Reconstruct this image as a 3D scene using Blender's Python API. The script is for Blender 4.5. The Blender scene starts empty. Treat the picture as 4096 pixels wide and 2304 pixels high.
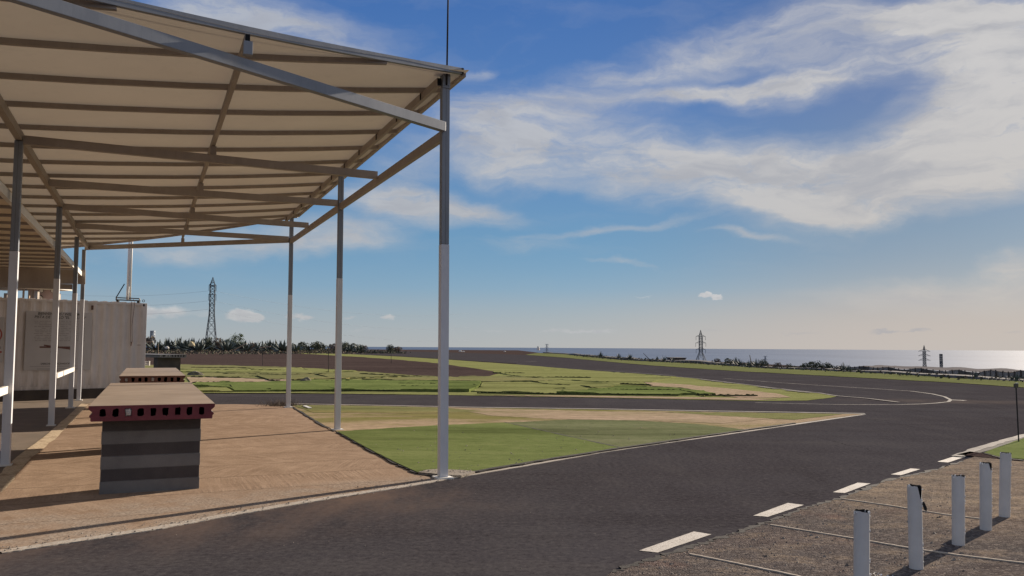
import bpy, bmesh, math, random
from mathutils import Vector, Matrix, noise
random.seed(7)
S = bpy.context.scene
COL = S.collection
# ------------------------------------------------------------------ camera
W, H, F = 4096.0, 2304.0, 3300.0
PITCH, ROLL, EYE = 0.0714, 0.0058, Vector((0, 0, 1.6))
fw = Vector((0, math.cos(PITCH), math.sin(PITCH)))
up0 = Vector((0, -math.sin(PITCH), math.cos(PITCH)))
rt0 = Vector((1, 0, 0))
RT = rt0 * math.cos(ROLL) + up0 * math.sin(ROLL)
UP = -rt0 * math.sin(ROLL) + up0 * math.cos(ROLL)
cam_d = bpy.data.cameras.new("camera")
cam = bpy.data.objects.new("camera", cam_d)
COL.objects.link(cam)
M = Matrix((RT, UP, -fw)).transposed().to_4x4()
M.translation = EYE
cam.matrix_world = M
cam_d.sensor_width = 36.0
cam_d.lens = F / W * 36.0
cam_d.clip_start = 0.05
cam_d.clip_end = 400000
S.camera = cam
K = W / 2576.0

def ray(x, y):            # direction through a point of the photo (2576 px wide scale)
    x *= K; y *= K
    return fw * F + RT * (x - W / 2) + UP * (H / 2 - y)

def g(x, y, z=0.0):       # where that sight line meets the level z
    d = ray(x, y)
    t = (z - EYE.z) / d.z
    return Vector((d.x * t, d.y * t, z))

def gy(x, y, Y):          # where it meets the depth Y
    d = ray(x, y)
    return EYE + d * (Y / d.y)

def azel(x, y):
    d = ray(x, y).normalized()
    return math.atan2(d.x, d.y), math.asin(d.z)

# ------------------------------------------------------------------ light
SUN_AZ, SUN_EL = math.radians(45.5), math.radians(19.7)
S.view_settings.view_transform = 'Standard'
S.view_settings.look = 'None'
S.view_settings.gamma = 1.0
S.view_settings.exposure = 0.95
sd = bpy.data.lights.new("sun", 'SUN')
sd.energy = 4.6
sd.angle = math.radians(0.55)
sd.color = (1.0, 0.86, 0.70)
so = bpy.data.objects.new("sun", sd)
COL.objects.link(so)
sv = Vector((math.sin(SUN_AZ) * math.cos(SUN_EL), math.cos(SUN_AZ) * math.cos(SUN_EL), math.sin(SUN_EL)))
so.rotation_euler = sv.to_track_quat('Z', 'Y').to_euler()
so.location = sv * 60

# ------------------------------------------------------------------ node helper
class NT:
    def __init__(s, tree):
        s.t = tree; s.n = tree.nodes; s.l = tree.links
        s.n.clear()
    def new(s, typ, **kw):
        n = s.n.new(typ)
        for k, v in kw.items(): setattr(n, k, v)
        return n
    def put(s, sock, v):
        if isinstance(v, bpy.types.NodeSocket): s.l.new(v, sock)
        elif v is not None:
            if hasattr(sock.default_value, '__len__') and not hasattr(v, '__len__'): v = (v, v, v)
            if sock.type == 'RGBA' and len(v) == 3: v = (*v, 1)
            sock.default_value = v
    def math(s, op, a, b=None, c=None, clamp=False):
        n = s.new('ShaderNodeMath', operation=op, use_clamp=clamp)
        s.put(n.inputs[0], a)
        if b is not None: s.put(n.inputs[1], b)
        if c is not None: s.put(n.inputs[2], c)
        return n.outputs[0]
    def vmath(s, op, a, b=None):
        n = s.new('ShaderNodeVectorMath', operation=op)
        s.put(n.inputs[0], a)
        if b is not None: s.put(n.inputs[1], b)
        return n.outputs['Value'] if op in ('LENGTH', 'DOT_PRODUCT', 'DISTANCE') else n.outputs[0]
    def noise(s, vec=None, scale=5, detail=4, rough=.55, dist=0, color=False):
        n = s.new('ShaderNodeTexNoise')
        if vec is not None: s.put(n.inputs['Vector'], vec)
        n.inputs['Scale'].default_value = scale; n.inputs['Detail'].default_value = detail
        n.inputs['Roughness'].default_value = rough; n.inputs['Distortion'].default_value = dist
        return n.outputs['Color' if color else 'Fac']
    def voronoi(s, vec, scale, feature='F1', out='Distance'):
        n = s.new('ShaderNodeTexVoronoi', feature=feature)
        s.put(n.inputs['Vector'], vec); n.inputs['Scale'].default_value = scale
        return n.outputs[out]
    def mr(s, v, a, b, c=0., d=1., smooth=False):
        n = s.new('ShaderNodeMapRange', interpolation_type='SMOOTHSTEP' if smooth else 'LINEAR')
        s.put(n.inputs['Value'], v)
        for i, x in zip(('From Min', 'From Max', 'To Min', 'To Max'), (a, b, c, d)): s.put(n.inputs[i], x)
        return n.outputs[0]
    def mix(s, f, a, b, typ='MIX'):
        n = s.new('ShaderNodeMix', data_type='RGBA', blend_type=typ)
        s.put(n.inputs[0], f); s.put(n.inputs[6], a); s.put(n.inputs[7], b)
        return n.outputs[2]
    def mapping(s, v, scale=(1, 1, 1), loc=(0, 0, 0), rot=(0, 0, 0), typ='POINT'):
        n = s.new('ShaderNodeMapping', vector_type=typ)
        s.put(n.inputs['Vector'], v)
        n.inputs['Location'].default_value = loc; n.inputs['Rotation'].default_value = rot; n.inputs['Scale'].default_value = scale
        return n.outputs[0]
    def pos(s): return s.new('ShaderNodeNewGeometry').outputs['Position']
    def obj(s): return s.new('ShaderNodeTexCoord').outputs['Object']
    def sep(s, v):
        n = s.new('ShaderNodeSeparateXYZ'); s.put(n.inputs[0], v); return n.outputs
    def comb(s, x, y, z=0.):
        n = s.new('ShaderNodeCombineXYZ')
        for i, q in enumerate((x, y, z)): s.put(n.inputs[i], q)
        return n.outputs[0]
    def bump(s, h, strength=.5, dist=.01, normal=None):
        n = s.new('ShaderNodeBump')
        n.inputs['Strength'].default_value = strength; n.inputs['Distance'].default_value = dist
        s.put(n.inputs['Height'], h)
        if normal is not None: s.put(n.inputs['Normal'], normal)
        return n.outputs[0]
    def bsdf(s, col, rough=.8, nrm=None, metal=0., spec=.3, **kw):
        n = s.new('ShaderNodeBsdfPrincipled')
        s.put(n.inputs['Base Color'], col); s.put(n.inputs['Roughness'], rough)
        s.put(n.inputs['Metallic'], metal); s.put(n.inputs['Specular IOR Level'], spec)
        for k, v in kw.items(): s.put(n.inputs[k.replace('_', ' ')], v)
        if nrm is not None: s.put(n.inputs['Normal'], nrm)
        return n.outputs[0]
    def matte(s, col, nrm=None):
        n = s.new('ShaderNodeBsdfDiffuse'); s.put(n.inputs[0], col)
        if nrm is not None: s.put(n.inputs['Normal'], nrm)
        return n.outputs[0]
    def out(s, sh):
        o = s.new('ShaderNodeOutputMaterial'); s.l.new(sh, o.inputs[0])

MATS = {}
def newmat(name):
    m = bpy.data.materials.new(name); m.use_nodes = True
    MATS[name] = m
    return m, NT(m.node_tree)

# ------------------------------------------------------------------ sky
def build_sky():
    w = bpy.data.worlds.new("World"); S.world = w; w.use_nodes = True
    N = NT(w.node_tree)
    d = N.new('ShaderNodeTexCoord').outputs['Generated']
    sky = N.new('ShaderNodeTexSky', sky_type='NISHITA')
    sky.sun_disc = False
    sky.sun_elevation = SUN_EL; sky.sun_rotation = SUN_AZ
    sky.air_density = 1.0; sky.dust_density = .6; sky.ozone_density = 1.6
    X, Y, Z = N.sep(d)[:3]
    az = N.math('ARCTAN2', X, Y)
    el = N.math('ARCSINE', Z)
    base = N.comb(az, el)
    # wind-drawn warp of the cloud outlines
    wn = N.noise(N.mapping(base, (5, 9, 1)), 1.0, 3, .55, color=True)
    wv = N.vmath('MULTIPLY', N.vmath('SUBTRACT', wn, (.5, .5, .5)), (.16, .075, 0))
    wn2 = N.noise(N.mapping(base, (22, 45, 1)), 1.0, 4, .6, color=True)
    wv2 = N.vmath('MULTIPLY', N.vmath('SUBTRACT', wn2, (.5, .5, .5)), (.045, .018, 0))
    q = N.vmath('ADD', N.vmath('ADD', base, wv), wv2)
    def blob(vec, cx, cy, rx, ry, rot, amp):
        a, e = azel(cx, cy)
        c = math.cos(math.atan((cx - 1288) / 2076.0))
        sx, sy = rx / 2076.0 * c * c / max(.3, math.cos(e)) * 1.22, ry / 2076.0 * c * 1.22
        m = N.mapping(vec, (sx, sy, 1), (a, e, 0), (0, 0, -math.radians(rot)), 'TEXTURE')
        return N.mr(N.vmath('LENGTH', m), 0., 1., amp, 0., True)
    blobs = [(2370, 385, 520, 165, -14, 1.25), (1930, 440, 480, 135, 6, 1.0), (1430, 375, 400, 115, 10, .85), (1215, 310, 200, 80, 10, .55),
             (2510, 215, 270, 210, -35, 1.5), (2130, 505, 420, 60, 4, .9), (1240, 420, 210, 75, 8, .6),
             (1830, 216, 420, 30, -1, 1.0), (1680, 150, 380, 60, -8, .6), (2150, 180, 400, 50, -3, .5), (2450, 55, 400, 70, 9, .75),
             (2310, 28, 240, 26, 6, .6), (2480, 140, 300, 40, -12, .55), (1960, 40, 260, 45, -10, .35),
             (700, 50, 380, 95, 12, .62), (930, 135, 230, 48, 10, .5), (1120, 530, 250, 50, 4, .95), (950, 500, 230, 55, 2, .6),
             (640, 612, 470, 48, 0, .66), (850, 590, 280, 55, -5, .55), (1000, 440, 160, 90, -30, .5), (400, 640, 260, 30, 0, .5),
             (2400, 727, 420, 56, -3, .85), (2575, 660, 110, 36, 0, .7), (1540, 577, 250, 15, -7, .55), (1330, 625, 150, 32, 0, .36),
             (1850, 600, 150, 15, 6, .45), (1590, 668, 110, 10, 8, .4), (1180, 162, 60, 22, -10, .45), (2180, 95, 440, 130, -6, .55), (1400, 250, 330, 60, 4, .4), (560, 20, 260, 70, 10, .5)]
    acc = None
    for b in blobs:
        o = blob(q, *b)
        acc = o if acc is None else N.math('ADD', acc, o)
    f1 = N.noise(N.mapping(q, (6, 24, 1), rot=(0, 0, .12)), 1.0, 8, .60)
    f2 = N.noise(N.mapping(q, (24, 80, 1), rot=(0, 0, -.1)), 1.0, 6, .62)
    f3 = N.noise(N.mapping(q, (70, 150, 1)), 1.0, 4, .6)
    tex = N.math('ADD', N.math('ADD', N.math('MULTIPLY', f1, .56), N.math('MULTIPLY', f2, .30)), N.math('MULTIPLY', f3, .14))
    dens = N.math('MULTIPLY', N.math('MINIMUM', N.math('MULTIPLY', acc, 1.12), 1.2), N.mr(tex, .34, .66, .40, 1.36))
    veil = N.math('MULTIPLY', N.mr(f1, .42, .8, 0., .26), N.mr(el, .0, .3, .5, 1.))
    sunny = N.mr(az, -.35, .62, 0., 1., True)
    # unseen broken cloud added overhead and behind the camera to brighten the fill
    back = N.math('MAXIMUM', N.mr(N.math('ABSOLUTE', az), .85, 1.5, 0., 1., True), N.mr(el, .55, .95, 0., 1., True))
    sunny = N.math('MULTIPLY', sunny, N.math('SUBTRACT', 1., back))
    dens = N.math('ADD', dens, N.math('MULTIPLY', back, N.mr(f1, .35, .62, .25, .95)))
    dens = N.mr(N.math('ADD', dens, veil), .04, 1.02, 0., .92)
    dens = N.math('MULTIPLY', N.math('POWER', N.math('MAXIMUM', dens, 0.), 1.15), 1.0)
    # low cumulus puffs
    pn = N.noise(N.mapping(base, (60, 95, 1)), 1.0, 4, .6, color=True)
    pq = N.vmath('ADD', base, N.vmath('MULTIPLY', N.vmath('SUBTRACT', pn, (.5, .5, .5)), (.016, .013, 0)))
    pa = None
    for b in [(612, 795, 52, 20, 4, 1.5), (640, 800, 26, 14, 0, 1.2), (762, 798, 32, 9, 0, .9), (728, 797, 16, 7, 0, .5), (975, 798, 22, 9, 0, 1.0), (880, 800, 30, 5, 0, .5),
              (1776, 744, 19, 9, 0, 1.6), (1805, 746, 16, 8, 0, 1.5), (430, 785, 75, 22, 0, .75), (370, 790, 30, 24, 0, .6), (520, 790, 40, 14, 0, .4), (1620, 747, 40, 4, 0, .35),
              (1440, 832, 60, 9, 0, .55), (1510, 832, 60, 9, 0, .6), (1380, 834, 45, 7, 0, .4), (1240, 833, 60, 7, 0, .35), (1720, 830, 40, 6, 0, .3), (905, 830, 60, 7, 0, .35)]:
        o = blob(pq, *b)
        pa = o if pa is None else N.math('ADD', pa, o)
    puff = N.mr(pa, .12, .75, 0., .95, True)
    # cooler grey undersides far out over the sea
    ga = None
    for b in [(2228, 832, 52, 8, 0, .8), (2312, 831, 48, 8, 0, .7), (2010, 838, 90, 6, 0, .4), (1790, 832, 60, 5, 0, .35), (2550, 835, 40, 7, 0, .4)]:
        o = blob(pq, *b)
        ga = o if ga is None else N.math('ADD', ga, o)
    grey = N.mr(ga, .1, .8, 0., .55, True)
    # colours (before the strength of the background)
    rp = N.new('ShaderNodeValToRGB'); N.put(rp.inputs[0], N.mr(el, 0., 1.))
    el_ = rp.color_ramp.elements
    for i, (t, c) in enumerate(SKYRAMP):
        e = el_[i] if i < 2 else el_.new(t)
        e.position = t; e.color = (*[k / 4. for k in c], 1)
    dome = N.mix(1., rp.outputs[0], (4., 4., 4.), 'MULTIPLY')
    dome = N.mix(N.mr(az, .05, .5, 0., 1., True), dome, N.mix(1., dome, (1.30, .88, .76), 'MULTIPLY'))
    sc = N.mix(.84, N.mix(1., sky.outputs[0], SKYTINT, 'MULTIPLY'), dome)
    hz = N.mr(el, -.005, .115, 1., 0., True)
    hz = N.math('MULTIPLY', N.math('POWER', hz, 1.3), N.mr(sunny, 0., 1., .35, .95))
    hcol = N.mix(sunny, HZ_L, HZ_R)
    sc = N.mix(hz, sc, hcol)
    glow = N.math('MULTIPLY', N.mr(az, .5, .95, 0., .35, True), N.mr(el, .65, .1, 0., 1., True))
    sc = N.mix(glow, sc, HZ_R)
    shade = N.noise(N.mapping(q, (6, 22, 1), (3, 1, 0)), 1.0, 5, .6)
    cl = N.mix(N.mr(el, .03, .30, 0., 1.), N.mix(sunny, CL_LOW, CL_WARM), N.mix(sunny, CL_L, CL_R))
    cl = N.mix(N.math('MULTIPLY', N.mr(shade, .42, .68, 0., .75, True), dens), cl, CL_SH)
    sc = N.mix(dens, sc, cl)
    pc = N.mix(N.mr(el, .035, .045, 0., 1.), CL_LOW, PUFF)
    ps = N.noise(N.mapping(base, (40, 90, 1)), 1.0, 3, .6)
    pc = N.mix(N.mr(ps, .45, .7, 0., .5), pc, CL_SH)
    sc = N.mix(puff, sc, pc)
    sc = N.mix(grey, sc, CL_SH)
    sc = N.mix(N.mr(Z, -.002, -.03, 0., 1.), sc, (.9, .85, .8))
    bg = N.new('ShaderNodeBackground')
    N.put(bg.inputs[0], sc); bg.inputs[1].default_value = 0.1
    o = N.new('ShaderNodeOutputWorld'); N.l.new(bg.outputs[0], o.inputs[0])
SKYTINT = (.24, .29, .36)
SKYRAMP = [(0., (2.3, 2.42, 2.5)), (.035, (1.70, 2.2, 2.6)), (.07, (1.14, 2.0, 2.82)), (.13, (.80, 1.70, 2.72)), (.28, (.48, 1.14, 2.62)), (.40, (.30, .86, 2.36)), (1., (.25, .66, 1.8))]
HZ_L, HZ_R = (2.2, 2.35, 2.45), (2.85, 2.62, 2.42)
CL_L, CL_R = (2.35, 2.5, 2.8), (3.3, 3.2, 3.1)
CL_LOW, CL_WARM = (2.6, 2.65, 2.7), (3.05, 2.82, 2.6)
CL_SH, PUFF = (1.95, 2.0, 2.2), (3.3, 3.3, 3.3)
build_sky()

# ------------------------------------------------------------------ materials
def simple(name, c1, c2, scale=6, rough=.7, bump=0., bscale=60, metal=0., spec=.3, detail=5, stretch=(1, 1, 1), coord='pos', lo=.35, hi=.65):
    m, N = newmat(name)
    p = N.pos() if coord == 'pos' else N.obj()
    p = N.mapping(p, stretch)
    c = N.mix(N.mr(N.noise(p, scale, detail, .6), lo, hi), c1, c2)
    nrm = N.bump(N.noise(p, bscale, 3), bump, .01) if bump else None
    N.out(N.bsdf(c, rough, nrm, metal, spec))
    return m

def mat_asphalt():
    m, N = newmat('asphalt'); p = N.pos()
    big = N.noise(p, .22, 4, .6)
    mid = N.noise(N.mapping(p, (1.2, .5, 1), rot=(0, 0, .5)), 1.1, 7, .68)
    strk = N.noise(N.mapping(p, (.12, 1.1, 1), rot=(0, 0, .06)), 1.0, 5, .62)
    grn = N.noise(p, 17, 5, .8); fine = N.noise(p, 60, 3, .75)
    c = N.mix(N.mr(big, .35, .68), (.0475, .0425, .0465), (.0595, .0555, .0605))
    c = N.mix(N.mr(mid, .50, .74, 0., .6), c, (.076, .069, .069))
    c = N.mix(N.mr(mid, .46, .28, 0., .6), c, (.034, .0295, .032))
    c = N.mix(N.mr(strk, .56, .72, 0., .45), c, (.078, .071, .069))
    c = N.mix(N.mr(strk, .44, .30, 0., .5), c, (.035, .031, .034))
    c = N.mix(N.mr(grn, .50, .72, 0., .75), c, (.105, .096, .094))
    c = N.mix(N.mr(grn, .47, .30, 0., .8), c, (.020, .017, .019))
    c = N.mix(N.mr(fine, .5, .75, 0., .5), c, (.10, .093, .092))
    sp = N.noise(p, 9, 3, .6)
    c = N.mix(N.mr(sp, .71, .76, 0., .55), c, (.15, .135, .12))
    # hairline cracks where the sheet has aged
    cw_ = N.vmath('ADD', p, N.vmath('MULTIPLY', N.noise(p, 1.6, 4, .6, color=True), (.5, .5, 0)))
    ck = N.voronoi(N.mapping(cw_, (.28, .16, 1)), 1.0, 'DISTANCE_TO_EDGE')
    ckm = N.math('MULTIPLY', N.mr(ck, .0045, .0015), N.mr(big, .52, .6, 0., .6))
    c = N.mix(ckm, c, (.018, .016, .017))
    # brown dust carried off the yard onto the track
    x, y, z = N.sep(p)[:3]
    v = N.math('ADD', N.math('MULTIPLY', N.math('SUBTRACT', x, -.55), .56), N.math('MULTIPLY', N.math('SUBTRACT', y, 10.2), -.83))
    along = N.math('ADD', N.math('MULTIPLY', N.math('SUBTRACT', x, -.55), .83), N.math('MULTIPLY', N.math('SUBTRACT', y, 10.2), .56))
    du = N.math('MULTIPLY', N.math('MULTIPLY', N.mr(v, 0., 2.6, .85, 0., True), N.mr(along, .2, -1.5, 0., 1., True)), N.mr(mid, .38, .62))
    c = N.mix(du, c, (.14, .098, .078))
    # pale dusty patches where the runway loop is swept out
    q = N.mapping(p, (5.5, 1.6, 1), (13.9, 25.7, 0), (0, 0, -.15), 'TEXTURE')
    lp = N.math('MULTIPLY', N.mr(N.vmath('LENGTH', q), .1, 1., .55, 0., True), N.mr(mid, .3, .7))
    c = N.mix(lp, c, (.15, .12, .10))
    h = N.math('ADD', N.math('MULTIPLY', grn, .6), N.math('MULTIPLY', fine, .4))
    N.out(N.matte(c, N.bump(h, .22, .006)))
mat_asphalt()

UV_O = Vector((-.829, 10.174)); UU = Vector((-.403, .9152)); VV = Vector((-.9152, -.403))
def uv_nodes(N):
    x, y, z = N.sep(N.pos())[:3]
    dx = N.math('SUBTRACT', x, UV_O.x); dy = N.math('SUBTRACT', y, UV_O.y)
    u = N.math('ADD', N.math('MULTIPLY', dx, UU.x), N.math('MULTIPLY', dy, UU.y))
    v = N.math('ADD', N.math('MULTIPLY', dx, VV.x), N.math('MULTIPLY', dy, VV.y))
    return u, v

def mat_yard():
    m, N = newmat('screeded_concrete'); p = N.pos()
    u, v = uv_nodes(N)
    P2 = N.comb(u, v)
    big = N.noise(p, .5, 4, .6); mid = N.noise(p, 2.3, 5, .65); fine = N.noise(p, 38, 4, .7)
    c = N.mix(N.mr(big, .3, .7), (.255, .180, .127), (.315, .228, .163))
    c = N.mix(N.mr(mid, .5, .72, 0., .6), c, (.42, .31, .225))
    c = N.mix(N.mr(mid, .45, .28, 0., .55), c, (.175, .12, .085))
    # panels along u, broom ridges change direction from one to the next
    wob = N.math('MULTIPLY', N.math('SUBTRACT', N.noise(p, 1.3, 3), .5), .16)
    pu = N.math('DIVIDE', N.math('ADD', u, wob), 1.02)
    cell = N.math('FLOOR', pu)
    ang = N.math('MULTIPLY', N.math('SINE', N.math('MULTIPLY', cell, 2.4)), .75)
    bend = N.math('MULTIPLY', N.math('SUBTRACT', N.noise(P2, .8, 2), .5), .07)
    rx = N.math('ADD', v, N.math('ADD', N.math('MULTIPLY', ang, u), bend))
    ry = N.math('SUBTRACT', u, N.math('MULTIPLY', ang, v))
    sc1 = N.noise(N.comb(N.math('MULTIPLY', rx, 26.), N.math('MULTIPLY', ry, 1.3), cell), 1.0, 3, .6)
    sc2 = N.noise(N.comb(N.math('MULTIPLY', rx, 9.), N.math('MULTIPLY', ry, .8), cell), 1.0, 4, .65)
    rmask = N.mr(N.noise(N.comb(N.math('MULTIPLY', cell, 3.7), N.math('MULTIPLY', v, .7), N.math('MULTIPLY', u, .5)), 1.0, 3, .6), .44, .66, .06, 1., True)
    rid = N.math('MULTIPLY', N.mr(sc1, .38, .62, -1., 1.), rmask)
    c = N.mix(N.mr(sc2, .5, .72, 0., .45), c, (.43, .32, .235))
    c = N.mix(N.mr(rid, .1, .9, 0., .30), c, (.145, .098, .07))
    c = N.mix(N.mr(rid, -.2, -.9, 0., .16), c, (.42, .31, .225))
    fr = N.math('ABSOLUTE', N.math('SUBTRACT', N.math('FRACT', pu), .5))
    jt = N.math('MULTIPLY', N.mr(fr, .485, .4985), N.mr(mid, .35, .55, .35, 1.))
    c = N.mix(N.math('MULTIPLY', jt, .75), c, (.08, .052, .04))
    c = N.mix(N.mr(fine, .55, .75, 0., .35), c, (.47, .37, .285))
    c = N.mix(N.mr(fine, .45, .27, 0., .5), c, (.15, .095, .07))
    # grey gritty margin next to the track edge
    vv = N.math('ADD', N.math('MULTIPLY', N.math('SUBTRACT', N.sep(p)[0], -.88), .56), N.math('MULTIPLY', N.math('SUBTRACT', N.sep(p)[1], 9.98), -.83))
    mg = N.math('MULTIPLY', N.mr(vv, -.8, -.1, 0., .7, True), N.mr(mid, .35, .6))
    c = N.mix(mg, c, N.mix(N.mr(fine, .4, .6), (.17, .14, .115), (.36, .31, .26)))
    h = N.math('ADD', N.math('MULTIPLY', fine, .5), N.math('ADD', N.math('MULTIPLY', rid, -.2), N.math('MULTIPLY', jt, -1.5)))
    N.out(N.matte(c, N.bump(h, .5, .012)))
mat_yard()

def mat_turf(name, c1, c2, c3, wear=0., wearcol=(.36, .245, .15), ws=.25, wlo=.5, whi=.62, dirt=.35):
    m, N = newmat(name); p = N.pos()
    p2 = N.mapping(p, (1, 1.6, 1), rot=(0, 0, .4))
    big = N.noise(p, .35, 4, .6); mid = N.noise(p2, 2.2, 7, .72); fine = N.noise(p, 40, 4, .8)
    pile = N.noise(N.mapping(p, (.7, 2.6, 1), rot=(0, 0, .1)), 7, 5, .75)
    sk = N.noise(N.mapping(p, (.07, .55, 1), rot=(0, 0, .04)), 1.0, 8, .72)
    dk = tuple(q * .5 for q in c1); lt = tuple(min(.8, q * 1.22) for q in c3)
    c = N.mix(N.mr(big, .35, .65), c1, c2)
    c = N.mix(N.mr(mid, .5, .72, 0., .8), c, c3)
    c = N.mix(N.mr(mid, .45, .28, 0., .6), c, dk)
    c = N.mix(N.mr(sk, .53, .70, 0., .7), c, lt)
    c = N.mix(N.mr(sk, .46, .32, 0., .75), c, dk)
    c = N.mix(N.mr(pile, .48, .28, 0., .75), c, tuple(q * .42 for q in c2))
    c = N.mix(N.mr(pile, .56, .74, 0., .5), c, lt)
    c = N.mix(N.mr(fine, .45, .28, 0., .7), c, tuple(q * .38 for q in c1))
    if wear:
        wn = N.noise(N.mapping(p, (.55, 1.9, 1), rot=(0, 0, .05)), ws, 8, .70)
        wf = N.math('MULTIPLY', N.mr(wn, wlo, whi, 0., wear, True), N.mr(pile, .30, .58, .35, 1.))
        c = N.mix(wf, c, N.mix(N.mr(mid, .35, .65), tuple(q * .8 for q in wearcol), tuple(min(.8, q * 1.2) for q in wearcol)))
    da = N.noise(N.mapping(p, (4.5, 17, 1), rot=(0, 0, .15)), 1.0, 2, .5)
    c = N.mix(N.mr(da, .66, .73, 0., .7), c, tuple(q * .45 for q in c1))
    h = N.math('ADD', N.math('MULTIPLY', fine, .5), N.math('MULTIPLY', pile, .6))
    N.out(N.matte(c, N.bump(h, .5, .015)))
mat_turf('turf_bright', (.136, .168, .060), (.155, .186, .068), (.184, .204, .085))
mat_turf('turf_grey', (.135, .15, .075), (.16, .175, .09), (.20, .195, .12), .75, (.34, .25, .17), .3, .58, .72)
mat_turf('turf_worn', (.17, .165, .06), (.21, .19, .075), (.24, .205, .09), 1.0, (.37, .275, .195), .22, .40, .58)
mat_turf('turf_olive', (.175, .178, .075), (.205, .202, .09), (.24, .228, .11), .6, (.36, .26, .12), .18, .54, .70)
mat_turf('turf_lime', (.198, .210, .078), (.23, .235, .092), (.262, .26, .115), .3, (.33, .27, .12), .2, .58, .75)
mat_turf('turf_deep', (.118, .152, .048), (.142, .175, .058), (.178, .20, .075))
mat_turf('turf_sandy', (.235, .205, .11), (.28, .225, .135), (.33, .265, .175), .95, (.40, .295, .215), .3, .34, .58)
mat_turf('turf_far', (.135, .15, .062), (.165, .175, .075), (.195, .195, .092), .4, (.27, .24, .12), .1, .55, .75)

def mat_gravel():
    m, N = newmat('gravel'); p = N.pos()
    big = N.noise(p, .7, 4, .6); mid = N.noise(N.mapping(p, (.8, 1.6, 1)), 2.6, 6, .7); fine = N.noise(p, 60, 3, .75)
    st = N.voronoi(p, 48, out='Color'); sd_ = N.voronoi(p, 48)
    stl = N.sep(st)[0]
    c = N.mix(N.mr(big, .35, .66), (.125, .101, .093), (.104, .095, .090))
    c = N.mix(N.mr(mid, .5, .70, 0., .8), c, (.27, .21, .155))
    c = N.mix(N.mr(mid, .46, .28, 0., .7), c, (.055, .044, .04))
    # the far end of the strip is paler, trodden earth
    x, y, z = N.sep(p)[:3]
    far = N.math('MULTIPLY', N.mr(N.math('ADD', x, y), 10.2, 14.0, 0., .6, True), N.mr(mid, .35, .6, .3, 1.))
    c = N.mix(far, c, (.40, .31, .215))
    red = N.mr(N.noise(p, .9, 3), .60, .72, 0., .5)
    c = N.mix(red, c, (.21, .125, .10))
    c = N.mix(N.mr(stl, .70, .97, 0., .5), c, (.30, .255, .22))
    c = N.mix(N.mr(stl, .38, .05, 0., .6), c, (.065, .054, .05))
    c = N.mix(N.mr(fine, .46, .28, 0., .7), c, (.05, .042, .04))
    h = N.math('ADD', N.math('MULTIPLY', N.mr(sd_, 0., .5, 1., 0.), .7), N.math('MULTIPLY', fine, .6))
    N.out(N.matte(c, N.bump(h, .8, .02)))
mat_gravel()

def mat_earth():
    m, N = newmat('earth'); p = N.pos()
    big = N.noise(N.mapping(p, (.5, 1.2, 1)), .12, 6, .65); mid = N.noise(p, 1.3, 6, .7); fine = N.noise(p, 14, 4, .75)
    c = N.mix(N.mr(big, .35, .65), (.055, .040, .037), (.078, .057, .051))
    c = N.mix(N.mr(mid, .5, .72, 0., .6), c, (.095, .074, .066))
    c = N.mix(N.mr(mid, .45, .28, 0., .7), c, (.028, .022, .022))
    c = N.mix(N.mr(fine, .45, .25, 0., .6), c, (.035, .026, .024))
    h = N.math('ADD', mid, N.math('MULTIPLY', fine, .4))
    N.out(N.matte(c, N.bump(h, .7, .08)))
mat_earth()

def mat_paint():
    m, N = newmat('road_paint'); p = N.pos()
    mid = N.noise(p, 3, 5, .7); fine = N.noise(p, 45, 4, .75)
    c = N.mix(N.mr(mid, .35, .7), (.46, .42, .36), (.60, .56, .50))
    c = N.mix(N.mr(fine, .5, .32, 0., .85), c, (.17, .135, .11))
    c = N.mix(N.mr(fine, .60, .66, 0., .5), c, (.12, .10, .095))
    N.out(N.bsdf(c, .8, N.bump(fine, .5, .006), 0, .25))
    m, N = newmat('worn_paint'); p = N.pos()
    mid = N.noise(p, 2.2, 5, .7); fine = N.noise(p, 30, 4, .75)
    c = N.mix(N.mr(mid, .4, .62), (.085, .077, .073), (.235, .208, .18))
    c = N.mix(N.mr(fine, .52, .35, 0., .8), c, (.08, .07, .066))
    N.out(N.bsdf(c, .85, N.bump(fine, .5, .006), 0, .2))
    m, N = newmat('yellowed_paint'); p = N.pos()
    mid = N.noise(p, 3.2, 5, .7); fine = N.noise(p, 30, 4, .75)
    c = N.mix(N.mr(mid, .36, .5), (.30, .21, .14), (.55, .44, .30))
    c = N.mix(N.mr(fine, .5, .34, 0., .7), c, (.2, .14, .1))
    N.out(N.bsdf(c, .85, N.bump(fine, .5, .006), 0, .2))
    m, N = newmat('kerb_line'); p = N.pos()
    mid = N.noise(p, 1.7, 5, .7); fine = N.noise(p, 42, 4, .75)
    x = N.sep(p)[0]
    wear = N.mr(x, .6, -1.2, .08, .55, True)          # the yard end of the line is crumbled and dusty
    c = N.mix(N.mr(mid, .35, .7), (.38, .345, .30), (.48, .435, .38))
    c = N.mix(N.math('MULTIPLY', N.mr(fine, .52, .40), wear), c, (.24, .165, .115))
    c = N.mix(N.math('MULTIPLY', N.mr(mid, .56, .72, 0., .9), wear), c, (.30, .215, .15))
    N.out(N.bsdf(c, .95, N.bump(fine, .5, .008), 0, .05))
mat_paint()
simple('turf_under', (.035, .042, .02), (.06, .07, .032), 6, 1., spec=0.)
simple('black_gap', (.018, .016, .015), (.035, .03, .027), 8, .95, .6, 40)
simple('dark_concrete', (.15, .118, .088), (.20, .155, .115), 1.4, .88, .4, 40)
simple('grit', (.16, .135, .11), (.30, .26, .21), 30, .9, .9, 60)

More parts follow.
